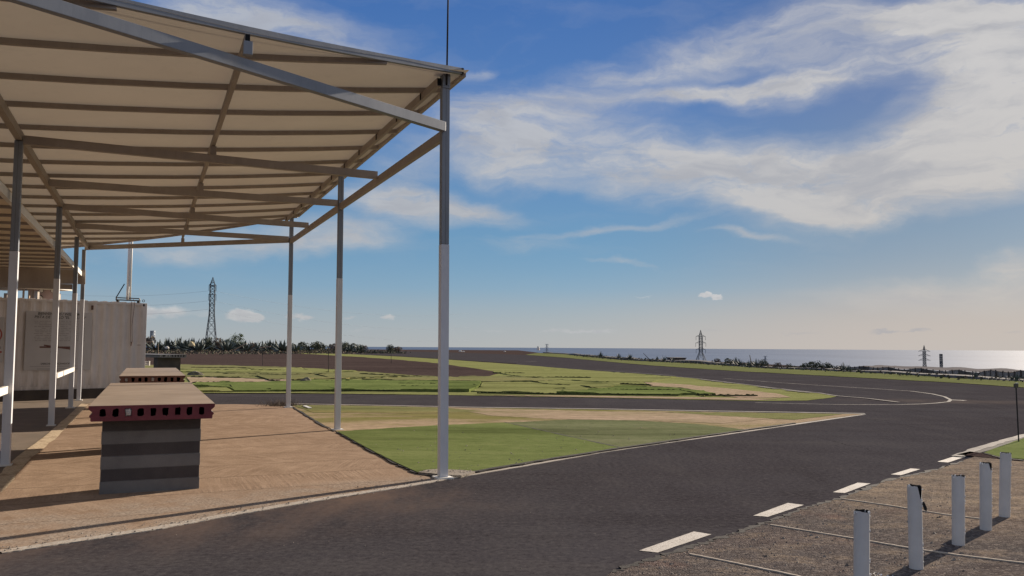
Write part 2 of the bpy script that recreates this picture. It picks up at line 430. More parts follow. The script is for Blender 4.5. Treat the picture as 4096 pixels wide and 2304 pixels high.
def mat_steel(name, c1, c2, rough, metal, st=.25):
    m, N = newmat(name); p = N.pos()
    a = N.noise(N.mapping(p, (1, 1, .35)), 3.5, 5, .65); b = N.noise(N.mapping(p, (1, 1, .12)), 26, 4, .7)
    c = N.mix(N.mr(a, .35, .65), c1, c2)
    c = N.mix(N.mr(b, .56, .74, 0., st), c, tuple(q * .62 for q in c1))
    N.out(N.bsdf(c, N.mr(a, .3, .7, rough - .08, rough + .1), N.bump(b, .12, .002), metal, .4))
mat_steel('galvanized', (.20, .215, .24), (.255, .27, .295), .5, .35)
mat_steel('painted_steel', (.56, .565, .59), (.63, .635, .66), .55, 0.)
mat_steel('primed_steel', (.31, .265, .23), (.37, .32, .28), .65, .0)
mat_steel('white_enamel', (.66, .63, .57), (.74, .71, .65), .5, 0.)
simple('tube_hollow', (.006, .006, .007), (.012, .012, .013), 9, .9)
simple('black_metal', (.018, .018, .02), (.035, .034, .036), 12, .5, metal=.3)

def mat_fabric():
    m, N = newmat('canvas'); p = N.pos()
    u, v = uv_nodes(N)
    a = N.noise(p, .6, 4, .6); b = N.noise(N.mapping(p, (1, 1, 1)), 7, 4, .65)
    wv = N.noise(p, 120, 2)
    c = N.mix(N.mr(a, .3, .7), FAB1, FAB2)
    c = N.mix(N.mr(b, .55, .75, 0., .25), c, tuple(q * .8 for q in FAB1))
    nrm = N.bump(N.math('ADD', N.math('MULTIPLY', wv, .2), b), .12, .02)
    d = N.new('ShaderNodeBsdfDiffuse'); N.put(d.inputs[0], c); N.put(d.inputs['Normal'], nrm)
    t = N.new('ShaderNodeBsdfTranslucent'); N.put(t.inputs[0], N.mix(.5, c, (.60, .50, .38)))
    mx = N.new('ShaderNodeMixShader'); mx.inputs[0].default_value = .17
    N.l.new(d.outputs[0], mx.inputs[1]); N.l.new(t.outputs[0], mx.inputs[2])
    N.out(mx.outputs[0])
FAB1, FAB2 = (.62, .54, .42), (.69, .605, .475)
mat_fabric()
simple('slab_top', (.26, .205, .158), (.335, .268, .212), 1.6, .65, .2, 50, spec=.25)
simple('red_paint', (.125, .028, .036), (.17, .042, .05), 5, .7, .3, 50)
simple('brick_paint', (.115, .052, .038), (.16, .075, .055), 5, .65, .3, 50)
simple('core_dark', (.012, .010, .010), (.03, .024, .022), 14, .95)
simple('mortar_plug', (.32, .29, .27), (.45, .42, .40), 18, .9, .6, 40)
simple('block_dark', (.055, .048, .048), (.078, .068, .066), 3, .9, .5, 70)
simple('block_grey', (.135, .128, .124), (.175, .166, .16), 3, .9, .5, 70)
simple('slab_grey', (.26, .255, .25), (.36, .35, .345), 2, .75, .4, 50)
simple('slab_side', (.13, .125, .125), (.18, .172, .17), 4, .85, .4, 50)

def mat_container():
    m, N = newmat('container_paint'); p = N.pos()
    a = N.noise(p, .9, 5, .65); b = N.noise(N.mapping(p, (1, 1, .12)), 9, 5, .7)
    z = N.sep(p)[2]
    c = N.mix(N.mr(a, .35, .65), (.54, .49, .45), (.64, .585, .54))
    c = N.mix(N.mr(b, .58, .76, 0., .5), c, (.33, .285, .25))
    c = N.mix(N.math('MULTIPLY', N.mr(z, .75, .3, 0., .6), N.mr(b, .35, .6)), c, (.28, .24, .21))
    rust = N.noise(p, 5, 6, .75)
    c = N.mix(N.mr(rust, .70, .76, 0., .8), c, (.12, .055, .03))
    N.out(N.bsdf(c, .55, N.bump(a, .1, .01), 0, .35))
mat_container()
simple('sign_sheet', (.42, .395, .375), (.47, .445, .425), 1.5, .6)
simple('sign_ink', (.05, .048, .045), (.09, .085, .08), 20, .8)
simple('sign_ink_pale', (.27, .245, .23), (.32, .295, .28), 40, .8)
simple('sign_ink_brown', (.12, .062, .05), (.16, .085, .07), 20, .8)
simple('sign_ink_red', (.30, .06, .045), (.38, .09, .07), 20, .8)
simple('plinth', (.045, .038, .034), (.07, .058, .05), 2, .9, .5, 40)
simple('pink_render', (.52, .385, .36), (.58, .44, .41), 2, .85, .3, 30)
simple('white_plaster', (.62, .58, .53), (.70, .66, .60), 2, .8)
simple('rusty_iron', (.075, .042, .03), (.12, .07, .05), 10, .8, .3, 60)
simple('timber', (.30, .21, .14), (.40, .29, .20), 8, .85, .3, 60, stretch=(1, 1, .2))
simple('grey_timber', (.34, .29, .25), (.44, .38, .33), 8, .85)
simple('blue_cloth', (.10, .14, .26), (.14, .19, .32), 8, .9)
simple('bollard_pvc', (.50, .50, .50), (.57, .57, .57), 5, .6, .1, 40)
simple('bollard_inner', (.012, .012, .012), (.03, .028, .027), 20, .95)
simple('pvc_break', (.72, .72, .70), (.80, .80, .78), 20, .7)
simple('pale_cord', (.42, .36, .29), (.54, .47, .39), 30, .95, spec=.05)
simple('pylon_steel', (.05, .068, .09), (.072, .092, .118), 2, .7, spec=.15)
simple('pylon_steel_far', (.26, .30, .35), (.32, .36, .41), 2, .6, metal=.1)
simple('wire', (.30, .36, .42), (.36, .42, .48), 2, .6)
simple('agave_leaf', (.075, .095, .085), (.12, .14, .12), 1.5, .6, coord='pos')
simple('shrub_leaf', (.068, .078, .055), (.105, .115, .078), 1.5, .85, spec=.1)
simple('dry_scrub', (.105, .085, .07), (.16, .132, .105), 1.5, .95, spec=.05)
simple('tree_leaf', (.075, .105, .045), (.12, .155, .07), 1.2, .7)
simple('bark', (.07, .055, .042), (.11, .085, .065), 6, .9)
simple('stalk', (.10, .085, .065), (.15, .125, .095), 6, .9)
simple('stone_wall', (.06, .055, .055), (.095, .088, .084), 2, .95, .8, 12)
simple('net_roof', (.13, .122, .12), (.20, .185, .18), .18, 1., 0., 3, stretch=(1, 3, 1), spec=0.)
def mat_net(name, c1, c2, f):
    m, N = newmat(name); p = N.pos()
    a = N.noise(N.mapping(p, (1, 1, .3)), .8, 5, .7)
    c = N.mix(N.mr(a, .35, .65), c1, c2)
    d = N.new('ShaderNodeBsdfDiffuse'); N.put(d.inputs[0], c)
    t = N.new('ShaderNodeBsdfTranslucent'); N.put(t.inputs[0], c)
    mx = N.new('ShaderNodeMixShader'); mx.inputs[0].default_value = f
    N.l.new(d.outputs[0], mx.inputs[1]); N.l.new(t.outputs[0], mx.inputs[2]); N.out(mx.outputs[0])
mat_net('net_wall', (.40, .385, .36), (.62, .60, .56), .55)
mat_net('net_wall_old', (.17, .16, .145), (.25, .235, .21), .5)
simple('old_wood', (.06, .05, .045), (.10, .085, .075), 4, .9)
simple('white_stone', (.60, .57, .52), (.70, .67, .62), 8, .9)
simple('yellow_stone', (.42, .35, .20), (.50, .43, .27), 8, .9)
simple('pebble', (.10, .085, .075), (.30, .26, .22), 3, .9)
simple('lamp_glass', (.60, .58, .45), (.70, .68, .55), 8, .3)
simple('valve_box', (.10, .09, .07), (.19, .17, .12), 4, .9, .6, 20)
simple('silver_flake', (.75, .75, .75), (.82, .82, .82), 8, .35, metal=.6)

def mat_sea():
    m, N = newmat('sea_water'); p = N.pos()
    x, y, z = N.sep(p)[:3]
    a = N.noise(N.mapping(p, (.0006, .00015, 1)), 1., 6, .65)
    b = N.noise(N.mapping(p, (.02, .008, 1)), 1., 5, .7)
    c = N.mix(N.mr(a, .35, .65), (.050, .085, .150), (.072, .112, .185))
    N.out(N.bsdf(c, .6, N.bump(b, .6, 2.5), 0, .2))
mat_sea()

# ------------------------------------------------------------------ mesh helper
class MB:
    def __init__(s): s.v = []; s.f = []; s.m = []; s.k = 0
    def face(s, pts):
        i = len(s.v); s.v += [tuple(p) for p in pts]; s.f.append(tuple(range(i, i + len(pts)))); s.m.append(s.k)
    def hexa(s, b, t):
        i = len(s.v); s.v += [tuple(p) for p in b] + [tuple(p) for p in t]
        n = len(b)
        s.f.append(tuple(i + j for j in reversed(range(n)))); s.f.append(tuple(i + n + j for j in range(n))); s.m += [s.k] * 2
        for j in range(n):
            k = (j + 1) % n
            s.f.append((i + j, i + k, i + n + k, i + n + j)); s.m.append(s.k)
    def box(s, c, sx, sy, sz, ax=Vector((1, 0, 0)), ay=Vector((0, 1, 0)), az=Vector((0, 0, 1))):
        c = Vector(c)
        b = [c + ax * (sx / 2 * i) + ay * (sy / 2 * j) - az * (sz / 2) for i, j in ((-1, -1), (1, -1), (1, 1), (-1, 1))]
        s.hexa(b, [p + az * sz for p in b])
    def bar(s, p, q, w, h, upv=Vector((0, 0, 1))):
        p, q = Vector(p), Vector(q); d = (q - p).normalized()
        a = d.cross(upv)
        if a.length < 1e-5: a = d.cross(Vector((0, 1, 0)))
        a.normalize(); b = a.cross(d).normalized()
        r = [a * (w / 2 * i) + b * (h / 2 * j) for i, j in ((-1, -1), (1, -1), (1, 1), (-1, 1))]
        s.hexa([p + x for x in r], [q + x for x in r])
    def tube(s, p, q, r, n=8, r2=None):
        p, q = Vector(p), Vector(q); d = (q - p).normalized(); r2 = r if r2 is None else r2
        a = d.orthogonal().normalized(); b = d.cross(a)
        c = [(a * math.cos(2 * math.pi * i / n) + b * math.sin(2 * math.pi * i / n)) for i in range(n)]
        s.hexa([p + x * r for x in c], [q + x * r2 for x in c])
    def path(s, pts, w, h):
        for a, b in zip(pts, pts[1:]): s.bar(a, b, w, h)
    def pathtube(s, pts, r, n=6):
        pts = [Vector(p) for p in pts]; i0 = len(s.v)
        for k, p in enumerate(pts):
            d = (pts[min(k + 1, len(pts) - 1)] - pts[max(k - 1, 0)]).normalized()
            a = d.cross(Vector((0, 0, 1)))
            if a.length < 1e-4: a = Vector((1, 0, 0))
            a.normalize(); b = a.cross(d)
            for i in range(n):
                t = 2 * math.pi * i / n
                s.v.append(tuple(p + a * (r * math.cos(t)) + b * (r * math.sin(t))))
        for k in range(len(pts) - 1):
            for i in range(n):
                j = (i + 1) % n
                s.f.append((i0 + k * n + i, i0 + k * n + j, i0 + (k + 1) * n + j, i0 + (k + 1) * n + i)); s.m.append(s.k)
    def build(s, name, mats, parent=None, bevel=0., smooth=False, kind=None):
        me = bpy.data.meshes.new(name)
        me.from_pydata(s.v, [], s.f)
        if not isinstance(mats, (list, tuple)): mats = [mats]
        for x in mats: me.materials.append(MATS[x])
        me.polygons.foreach_set('material_index', s.m)
        bm = bmesh.new(); bm.from_mesh(me)
        bmesh.ops.recalc_face_normals(bm, faces=bm.faces)
        if bevel:
            es = [e for e in bm.edges if len(e.link_faces) == 2 and e.calc_face_angle(0) > .6]
            bmesh.ops.bevel(bm, geom=es, offset=bevel, segments=2, affect='EDGES', profile=.6)
        bm.to_mesh(me); bm.free()
        if smooth: me.shade_smooth()
        o = bpy.data.objects.new(name, me); COL.objects.link(o)
        if parent is not None: o.parent = parent; o.matrix_parent_inverse = parent.matrix_world.inverted()
        if kind: o['kind'] = kind
        return o

def tag(o, label, cat, group=None):
    o['label'] = label; o['category'] = cat
    if group: o['group'] = group
    return o
def thing(name, label, cat, loc=(0, 0, 0), rz=0., group=None):
    o = bpy.data.objects.new(name, None); COL.objects.link(o)
    o.location = loc; o.rotation_euler = (0, 0, rz)
    o.empty_display_size = .3
    o.matrix_world = Matrix.Translation(Vector(loc)) @ Matrix.Rotation(rz, 4, 'Z')
    return tag(o, label, cat, group)
def copy_tree(o, parent=None):
    c = o.copy(); COL.objects.link(c)
    if parent is not None: c.parent = parent
    for ch in list(o.children): copy_tree(ch, c)
    return c

# ------------------------------------------------------------------ ground
def struct(o): o['kind'] = 'structure'; return o

VERGE_TOP = [(1352, 888), (1418, 891), (1492, 899), (1565, 906), (1635, 909.5), (1735, 914), (1802, 918.4), (1925, 927), (2092, 933.4), (2265, 942.4), (2399, 951.7), (2576, 960), (2750, 970)]
VERGE_LOW = [(1321, 892.8), (1418, 900), (1492, 906.8), (1565, 913.6), (1635, 919.5), (1752, 927.5), (1868, 935), (1945, 938.8), (2165, 950.7), (2399, 963.3), (2576, 975.6), (2750, 987)]
EDGE = [(-60, 27.5), (10, 27.3)] + [(g(x, y).y, g(x, y).x + 1.3) for x, y in reversed(VERGE_TOP)] + [(430, 3.0), (2500, -60)]
def edge_x(y):
    for (a, b), (c, d) in zip(EDGE, EDGE[1:]):
        if y <= c: return b + (d - b) * (y - a) / (c - a)
    return EDGE[-1][1]
def drop(d):
    if d <= 0: return 0.
    if d < 10: return -.30 * d
    if d < 25: return -3 - .2 * (d - 10)
    if d < 140: return -6 - .009 * (d - 25)
    return -7.04 - .095 * (d - 140)
def land(x, y):
    d = max(x - edge_x(y), y - 420)
    return max(-175., drop(d))
def build_land():
    ys = [-60, -20, 0, 10, 20, 30, 40, 50, 63, 80, 100, 116, 140, 170, 200, 240, 295, 340, 380, 418, 425, 432, 445, 470, 520, 600, 750, 1000, 1400, 2000, 2500]
    xs = [-2500, -1200, -600, -300, -150, -80, -40, -20, -8, -1, 0, 3, 6, 10, 15, 25, 45, 80, 120, 140, 200, 300, 500, 800, 1200, 1700, 2200]
    mb = MB(); nx = len(xs)
    for y in ys:
        for dx in xs:
            x = edge_x(y) + dx
            mb.v.append((x, y, land(x, y) - .03 + (noise.noise(Vector((x * .05, y * .05, 0))) * .5 if land(x, y) < -2 else 0)))
    for j in range(len(ys) - 1):
        for i in range(nx - 1):
            a = j * nx + i
            mb.f.append((a, a + 1, a + nx + 1, a + nx)); mb.m.append(0)
    return struct(mb.build('ground', 'earth', smooth=False))
build_land()
sea = MB()
rings = [900, 3000, 12000, 50000, 180000]; n = 48
for r in rings:
    for i in range(n):
        t = 2 * math.pi * i / n
        sea.v.append((r * math.sin(t), r * math.cos(t), -130.))
for k in range(len(rings) - 1):
    for i in range(n):
        j = (i + 1) % n
        sea.f.append((k * n + i, k * n + j, (k + 1) * n + j, (k + 1) * n + i)); sea.m.append(0)
struct(sea.build('sea', 'sea_water'))

def dens(pts, step=14, jit=0., closed=True, seed=1):
    r = random.Random(seed); out = []
    n = len(pts)
    for i in range(n if closed else n - 1):
        a, b = pts[i], pts[(i + 1) % n]
        L = math.hypot(b[0] - a[0], (b[1] - a[1]) * 2); m = max(1, int(L / step))
        for k in range(m):
            t = k / m
            jx, jy = (r.uniform(-jit, jit) * 1.5, r.uniform(-jit, jit) * .6) if k else (0, 0)
            out.append((a[0] + (b[0] - a[0]) * t + jx, a[1] + (b[1] - a[1]) * t + jy))
    if not closed: out.append(pts[-1])
    return out
def sheet(name, pts, z, mat, jit=0., step=14, seed=1, thick=0., conv=True):
    P = dens(pts, step, jit, True, seed) if conv else pts
    w = [g(x, y, 0) for x, y in P] if conv else [Vector((x, y, 0)) for x, y in P]
    w = [Vector((p.x, p.y, z)) for p in w]
    mb = MB()
    if thick: mb.hexa([p - Vector((0, 0, thick)) for p in w], w)
    else: mb.face(w)
    o = mb.build(name, mat)
    if o.data.polygons[0].normal.z < 0 and not thick: o.data.flip_normals()
    return struct(o)
def ribbon(name, P, width, z, mat, jit=0., seed=3, thick=0.):
    r = random.Random(seed)
    P = [Vector((p[0], p[1], 0)) for p in P]
    Lp, Rp = [], []
    for i, p in enumerate(P):
        d = (P[min(i + 1, len(P) - 1)] - P[max(i - 1, 0)]).normalized(); a = Vector((-d.y, d.x, 0))
        Lp.append(p + a * (width / 2 + r.uniform(-jit, jit))); Rp.append(p - a * (width / 2 + r.uniform(-jit, jit)))
    mb = MB()
    for i in range(len(P) - 1):
        q = [Lp[i], Rp[i], Rp[i + 1], Lp[i + 1]]
        mb.face([Vector((p.x, p.y, z)) for p in q])
    if thick:
        for i in range(len(P) - 1):
            for E in (Lp, Rp):
                mb.face([Vector((E[i].x, E[i].y, z)), Vector((E[i + 1].x, E[i + 1].y, z)), Vector((E[i + 1].x, E[i + 1].y, z - thick)), Vector((E[i].x, E[i].y, z - thick))])
    o = mb.build(name, mat)
    return struct(o)
def gp(pts, step=20): return [g(x, y) for x, y in dens(pts, step, 0, False)]

# one asphalt sheet: track, link road and runway flow into each other
KERB = [(0, 1390), (200, 1360), (400, 1329), (560, 1299), (700, 1275), (850, 1250), (1000, 1227), (1070, 1215), (1110, 1207), (1200, 1192), (1300, 1175), (1400, 1158), (1500, 1140), (1650, 1118), (1800, 1097), (2000, 1068), (2172, 1043)]
runway = [(700, 883.5), (730, 878.5), (930, 881), (1132, 886.5)] + VERGE_LOW
sheet('track', [(-600, 1480), (0, 1392), (560, 1300), (1000, 1229), (725, 1018), (460, 1018), (380, 1018), (300, 1010), (380, 996), (470, 990.5), (720, 990.5), (1100, 994), (1300, 915), (1000, 896), (870, 890.5)] + runway + [(3000, 1030), (2900, 1160), (2576, 1160), (2360, 1200), (1700, 1440), (1500, 1700), (600, 1900), (-900, 1900)], 0.0, 'asphalt')
sheet('apron', [(-500, 1500), (-60, 1400), (0, 1391), (300, 1345), (560, 1301), (850, 1251.5), (1000, 1229), (1108, 1208.5), (1050, 1194), (990, 1166), (920, 1129), (850, 1089.5), (800, 1064), (727, 1020), (600, 1017.5), (470, 1018), (340, 1013), (214, 1017), (130, 1100), (60, 1154), (0, 1219), (-220, 1420)], .006, 'screeded_concrete', .5)
sheet('yard', [(-220, 1420), (0, 1219), (60, 1154), (130, 1100), (214, 1017), (340, 1013), (340, 985), (0, 985), (-500, 1000), (-900, 1200)], .004, 'dark_concrete', 0)
ribbon('yard_marking', gp([(-150, 1368), (0, 1218), (60, 1152), (130, 1099), (215, 1016)]), .20, .011, 'yellowed_paint', .015)
ribbon('yard_marking', gp([(213, 1016.5), (300, 1013.2)]), .16, .011, 'yellowed_paint', .02)
ribbon('kerb', gp(KERB, 14), .115, .009, 'kerb_line', .004, thick=.008)
# turf patches round the posts
sheet('turf', [(850, 1089), (920, 1129), (990, 1165), (1050, 1193), (1110, 1199), (1130, 1201), (1200, 1189.5), (1400, 1155.5), (1560, 1130.5), (1440, 1104), (1270, 1066), (1100, 1073), (980, 1080)], .028, 'turf_bright', .5, thick=.025)
sheet('turf', [(1272, 1065.5), (1440, 1103), (1562, 1130), (1650, 1116), (1800, 1095.5), (1880, 1084), (1760, 1070), (1600, 1060), (1430, 1058)], .022, 'turf_grey', .6, thick=.02)
sheet('turf', [(727, 1020), (800, 1064), (850, 1088.5), (980, 1079), (1100, 1072), (1272, 1064.5), (1430, 1057), (1600, 1059), (1760, 1069), (1885, 1083.5), (2000, 1066.5), (2168, 1043), (2100, 1042), (1800, 1037.5), (1500, 1031.5), (1200, 1027.5), (900, 1021.5)], .014, 'turf_worn', .5)
sheet('turf', [(1130, 1029.5), (1380, 1033), (1700, 1040), (1960, 1053), (1820, 1067), (1640, 1060), (1400, 1056), (1240, 1048)], .018, 'turf_sandy', 1.0)
sheet('turf', [(735, 1020.5), (900, 1022.5), (1120, 1027), (1210, 1036), (1060, 1041), (880, 1040), (790, 1040)], .019, 'turf_olive', 1.0)
sheet('turf', [(1660, 1037.5), (1960, 1041.5), (2120, 1043.5), (2000, 1058), (1880, 1052)], .0195, 'turf_olive', .8)
ribbon('kerb', gp([(727, 1017.5), (900, 1020.5), (1200, 1026.5), (1500, 1030.5), (1800, 1036), (2100, 1041), (2176, 1042.5)]), .13, .024, 'kerb_line', .01, thick=.024)
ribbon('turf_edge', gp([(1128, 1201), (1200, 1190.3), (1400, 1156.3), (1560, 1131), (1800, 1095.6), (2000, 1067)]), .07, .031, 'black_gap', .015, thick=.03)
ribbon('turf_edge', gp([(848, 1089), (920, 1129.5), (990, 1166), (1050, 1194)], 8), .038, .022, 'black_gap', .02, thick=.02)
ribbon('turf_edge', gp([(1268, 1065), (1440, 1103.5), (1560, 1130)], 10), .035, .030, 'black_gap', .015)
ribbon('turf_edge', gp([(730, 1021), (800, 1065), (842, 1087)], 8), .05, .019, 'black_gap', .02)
sheet('gravel_patch', [(1052, 1194), (1110, 1200), (1160, 1203), (1195, 1193), (1165, 1189), (1110, 1186), (1075, 1188)], .034, 'grit', .6, thick=.03)

# runway side: carpets of turf between link road and runway
infield = [(300, 985), (470, 989), (720, 989), (1100, 993.5), (1300, 997.5), (1500, 1001), (1700, 1005), (1900, 1009), (2030, 1008), (2090, 1001), (2105, 997.5), (2060, 990), (2000, 984), (1900, 971), (1760, 953), (1600, 940), (1500, 933), (1400, 925.5), (1300, 917), (1200, 910), (1100, 903), (1000, 897), (900, 892), (800, 888.5), (670, 884), (560, 884), (420, 890), (330, 905)]
sheet('turf', infield, .008, 'turf_lime', .3)
sheet('dirt_field', [(300, 886), (420, 880), (640, 884.5), (690, 886.3), (800, 892), (900, 898), (1000, 905), (1100, 914), (1200, 928), (1262, 938), (1230, 947), (1130, 950.5), (1060, 946), (960, 938), (860, 931), (760, 926), (640, 921.5), (470, 918), (300, 918)], .016, 'earth', .8)
def carpet(pts, z, mat, seed, amp=.03):
    # a loose strip of turf with waves in it and a lifted, frayed edge
    P = dens(pts, 10, .55, True, seed)
    w = [g(x, y, 0) for x, y in P]
    bm = bmesh.new()
    vs = [bm.verts.new((p.x, p.y, z)) for p in w]
    bm.faces.new(vs)
    bmesh.ops.triangulate(bm, faces=bm.faces)
    bmesh.ops.subdivide_edges(bm, edges=bm.edges, cuts=2, use_grid_fill=True)
    for v in bm.verts:
        nz = noise.noise(Vector((v.co.x * .35, v.co.y * .9, seed * 3.1))) + .5 * noise.noise(Vector((v.co.x * 1.3, v.co.y * 2.4, seed * 1.7)))
        v.co.z += amp * max(-.2, nz) + (.02 if v.is_boundary and nz > .1 else 0)
    bmesh.ops.recalc_face_normals(bm, faces=bm.faces)
    if sum(f.normal.z for f in bm.faces) < 0: bmesh.ops.reverse_faces(bm, faces=bm.faces)
    b = [e for e in bm.edges if e.is_boundary]
    r = bmesh.ops.extrude_edge_only(bm, edges=b)
    for e in r['geom']:
        if isinstance(e, bmesh.types.BMVert): e.co.z = 0.
    me = bpy.data.meshes.new('turf'); bm.to_mesh(me); bm.free()
    me.materials.append(MATS[mat])
    o = bpy.data.objects.new('turf', me); COL.objects.link(o)
    return struct(o)
carpet([(330, 920), (470, 919), (640, 922.5), (760, 927), (700, 931), (560, 931.5), (400, 931), (330, 931)], .05, 'turf_olive', 1)
carpet([(330, 931.5), (470, 932), (640, 930.5), (770, 928), (850, 932), (900, 936), (760, 940), (600, 939), (470, 938), (330, 938)], .07, 'turf_lime', 2)
carpet([(330, 938.5), (470, 939), (640, 940), (830, 939.5), (905, 936.5), (990, 942.5), (1060, 948), (900, 953), (740, 957), (600, 952), (470, 950), (330, 948)], .05, 'turf_olive', 3)
carpet([(470, 952), (600, 953), (690, 957), (760, 960), (690, 963), (600, 966), (480, 965)], .04, 'turf_sandy', 4, .02)
carpet([(500, 965), (640, 964), (720, 962), (860, 959), (1000, 960.5), (1120, 962.5), (1210, 963), (1205, 976), (1180, 987), (1060, 986), (900, 984.5), (760, 985), (640, 986), (590, 986), (575, 977), (480, 974)], .075, 'turf_deep', 5, .05)
carpet([(420, 975), (570, 977.5), (588, 987), (500, 987), (380, 986)], .05, 'turf_lime', 6)
carpet([(1062, 949), (1130, 951.5), (1230, 948.5), (1300, 950), (1410, 957), (1330, 962), (1220, 962.5), (1120, 962), (1000, 960), (910, 955)], .06, 'turf_olive', 7)
carpet([(1215, 963.5), (1330, 963), (1420, 959), (1500, 964), (1560, 973), (1480, 984), (1400, 993), (1230, 988), (1190, 986.5), (1208, 976)], .05, 'turf_lime', 8)
carpet([(1400, 992), (1490, 983), (1565, 974), (1680, 979), (1755, 985), (1800, 993), (1700, 996), (1560, 995)], .065, 'turf_deep', 9, .03)
carpet([(1240, 937), (1330, 930), (1450, 932), (1600, 942), (1700, 950), (1640, 962), (1520, 962), (1420, 957), (1310, 949)], .035, 'turf_lime', 10)
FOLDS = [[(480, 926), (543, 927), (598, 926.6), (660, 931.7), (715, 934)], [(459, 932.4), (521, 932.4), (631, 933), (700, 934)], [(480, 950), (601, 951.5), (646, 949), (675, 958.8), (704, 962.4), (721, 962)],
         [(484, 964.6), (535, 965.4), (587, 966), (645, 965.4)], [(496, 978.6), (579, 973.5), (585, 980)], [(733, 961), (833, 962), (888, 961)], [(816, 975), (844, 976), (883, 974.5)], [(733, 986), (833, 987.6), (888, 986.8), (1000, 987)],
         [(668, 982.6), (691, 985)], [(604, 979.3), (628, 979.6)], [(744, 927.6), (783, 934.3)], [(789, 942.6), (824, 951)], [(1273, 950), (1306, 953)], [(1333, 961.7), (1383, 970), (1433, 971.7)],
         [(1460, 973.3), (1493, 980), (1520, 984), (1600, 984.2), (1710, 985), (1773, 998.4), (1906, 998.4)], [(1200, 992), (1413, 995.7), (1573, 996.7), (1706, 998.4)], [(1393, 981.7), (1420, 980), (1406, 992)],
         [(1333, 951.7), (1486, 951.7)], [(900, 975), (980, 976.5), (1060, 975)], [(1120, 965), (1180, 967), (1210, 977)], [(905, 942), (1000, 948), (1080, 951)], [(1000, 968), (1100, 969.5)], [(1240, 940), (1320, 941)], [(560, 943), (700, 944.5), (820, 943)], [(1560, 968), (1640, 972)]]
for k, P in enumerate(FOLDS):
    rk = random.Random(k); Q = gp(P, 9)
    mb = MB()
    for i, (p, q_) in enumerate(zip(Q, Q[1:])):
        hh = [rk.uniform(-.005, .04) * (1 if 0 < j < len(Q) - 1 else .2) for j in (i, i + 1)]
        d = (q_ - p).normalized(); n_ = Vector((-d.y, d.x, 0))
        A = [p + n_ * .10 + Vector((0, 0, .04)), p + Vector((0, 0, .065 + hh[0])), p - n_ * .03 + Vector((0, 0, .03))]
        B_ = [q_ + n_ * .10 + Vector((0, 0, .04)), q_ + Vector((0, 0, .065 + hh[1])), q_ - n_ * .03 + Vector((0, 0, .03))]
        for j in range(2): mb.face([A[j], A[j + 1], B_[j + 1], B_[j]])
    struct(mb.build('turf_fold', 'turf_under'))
sheet('turf', [(1620, 962), (1720, 968), (1840, 979), (1960, 992), (1990, 1001), (1860, 1002), (1770, 991), (1700, 982), (1640, 975)], .018, 'turf_sandy', 1.2)
sheet('turf', [(1180, 995.2), (1400, 996), (1560, 998), (1800, 1001), (1960, 1005), (1900, 1008), (1600, 1002.5), (1300, 997)], .0185, 'turf_sandy', .6)
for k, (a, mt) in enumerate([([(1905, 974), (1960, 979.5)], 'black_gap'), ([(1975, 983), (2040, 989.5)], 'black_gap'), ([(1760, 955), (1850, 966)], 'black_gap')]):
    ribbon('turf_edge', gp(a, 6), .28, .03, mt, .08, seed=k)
ribbon('kerb', gp([(1700, 948), (1760, 953.5), (1900, 971), (2000, 983.5), (2060, 989.5), (2105, 997), (2180, 1003), (2260, 1013)]), .12, .02, 'worn_paint', .02)
ribbon('runway_marking', gp([(1820, 952), (1950, 962), (2100, 972), (2200, 978), (2290, 984), (2345, 991), (2375, 998), (2392, 1006), (2385, 1011), (2360, 1014), (2320, 1016.5), (2260, 1018), (2100, 1018), (1900, 1013)], 12), .11, .005, 'worn_paint', .015)
ribbon('runway_marking', gp([(2392, 1006), (2430, 1008)], 10), .30, .0052, 'worn_paint', .05)
ribbon('runway_marking', gp([(1105, 893), (1180, 893.8)]), .25, .005, 'worn_paint', .05)
ribbon('runway_marking', gp([(1230, 910), (1320, 910.5), (1350, 909)]), .20, .005, 'worn_paint', .05)
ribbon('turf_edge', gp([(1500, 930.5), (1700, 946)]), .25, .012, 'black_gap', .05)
# green verge on the far side of the runway, dirt beyond
verge = [(x, y - .3) for x, y in VERGE_LOW] + list(reversed(VERGE_TOP))
sheet('turf', verge, .012, 'turf_far', .3)
# gravel strip with the bollards, green corner behind it
GR = [(1180, 1720), (1538, 1443), (1640, 1410), (1731, 1381), (1821, 1353), (1932, 1316), (2015, 1284), (2115, 1256), (2189, 1227), (2248, 1206), (2320, 1191), (2358, 1182), (2420, 1162), (2452, 1150)]
sheet('gravel_strip', GR + [(2500, 1150), (2800, 1160), (3000, 1250), (3200, 1900), (1500, 2200)], .010, 'gravel', 1.2, 12)
ribbon('track_edge', gp(GR[1:-1], 8), .045, .0125, 'black_gap', .035, thick=.013)
sheet('turf', [(2476, 1143), (2500, 1133), (2576, 1106), (2750, 1040), (2900, 1180), (2576, 1160), (2520, 1155)], .03, 'turf_bright', .6, thick=.03)
sheet('dirt_field', [(2405, 1146), (2440, 1138), (2480, 1144), (2560, 1158), (2576, 1163), (2500, 1155)], .016, 'earth', .8)
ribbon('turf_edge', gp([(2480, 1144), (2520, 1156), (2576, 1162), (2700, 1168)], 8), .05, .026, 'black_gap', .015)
ribbon('kerb', gp([(2405, 1150), (2460, 1131), (2520, 1113), (2576, 1097), (2700, 1062)], 10), .15, .016, 'worn_paint', .02)
ribbon('kerb', gp([(2425, 1146), (2470, 1136), (2530, 1117), (2576, 1103), (2700, 1068)], 10), .16, .012, 'black_gap', .02)
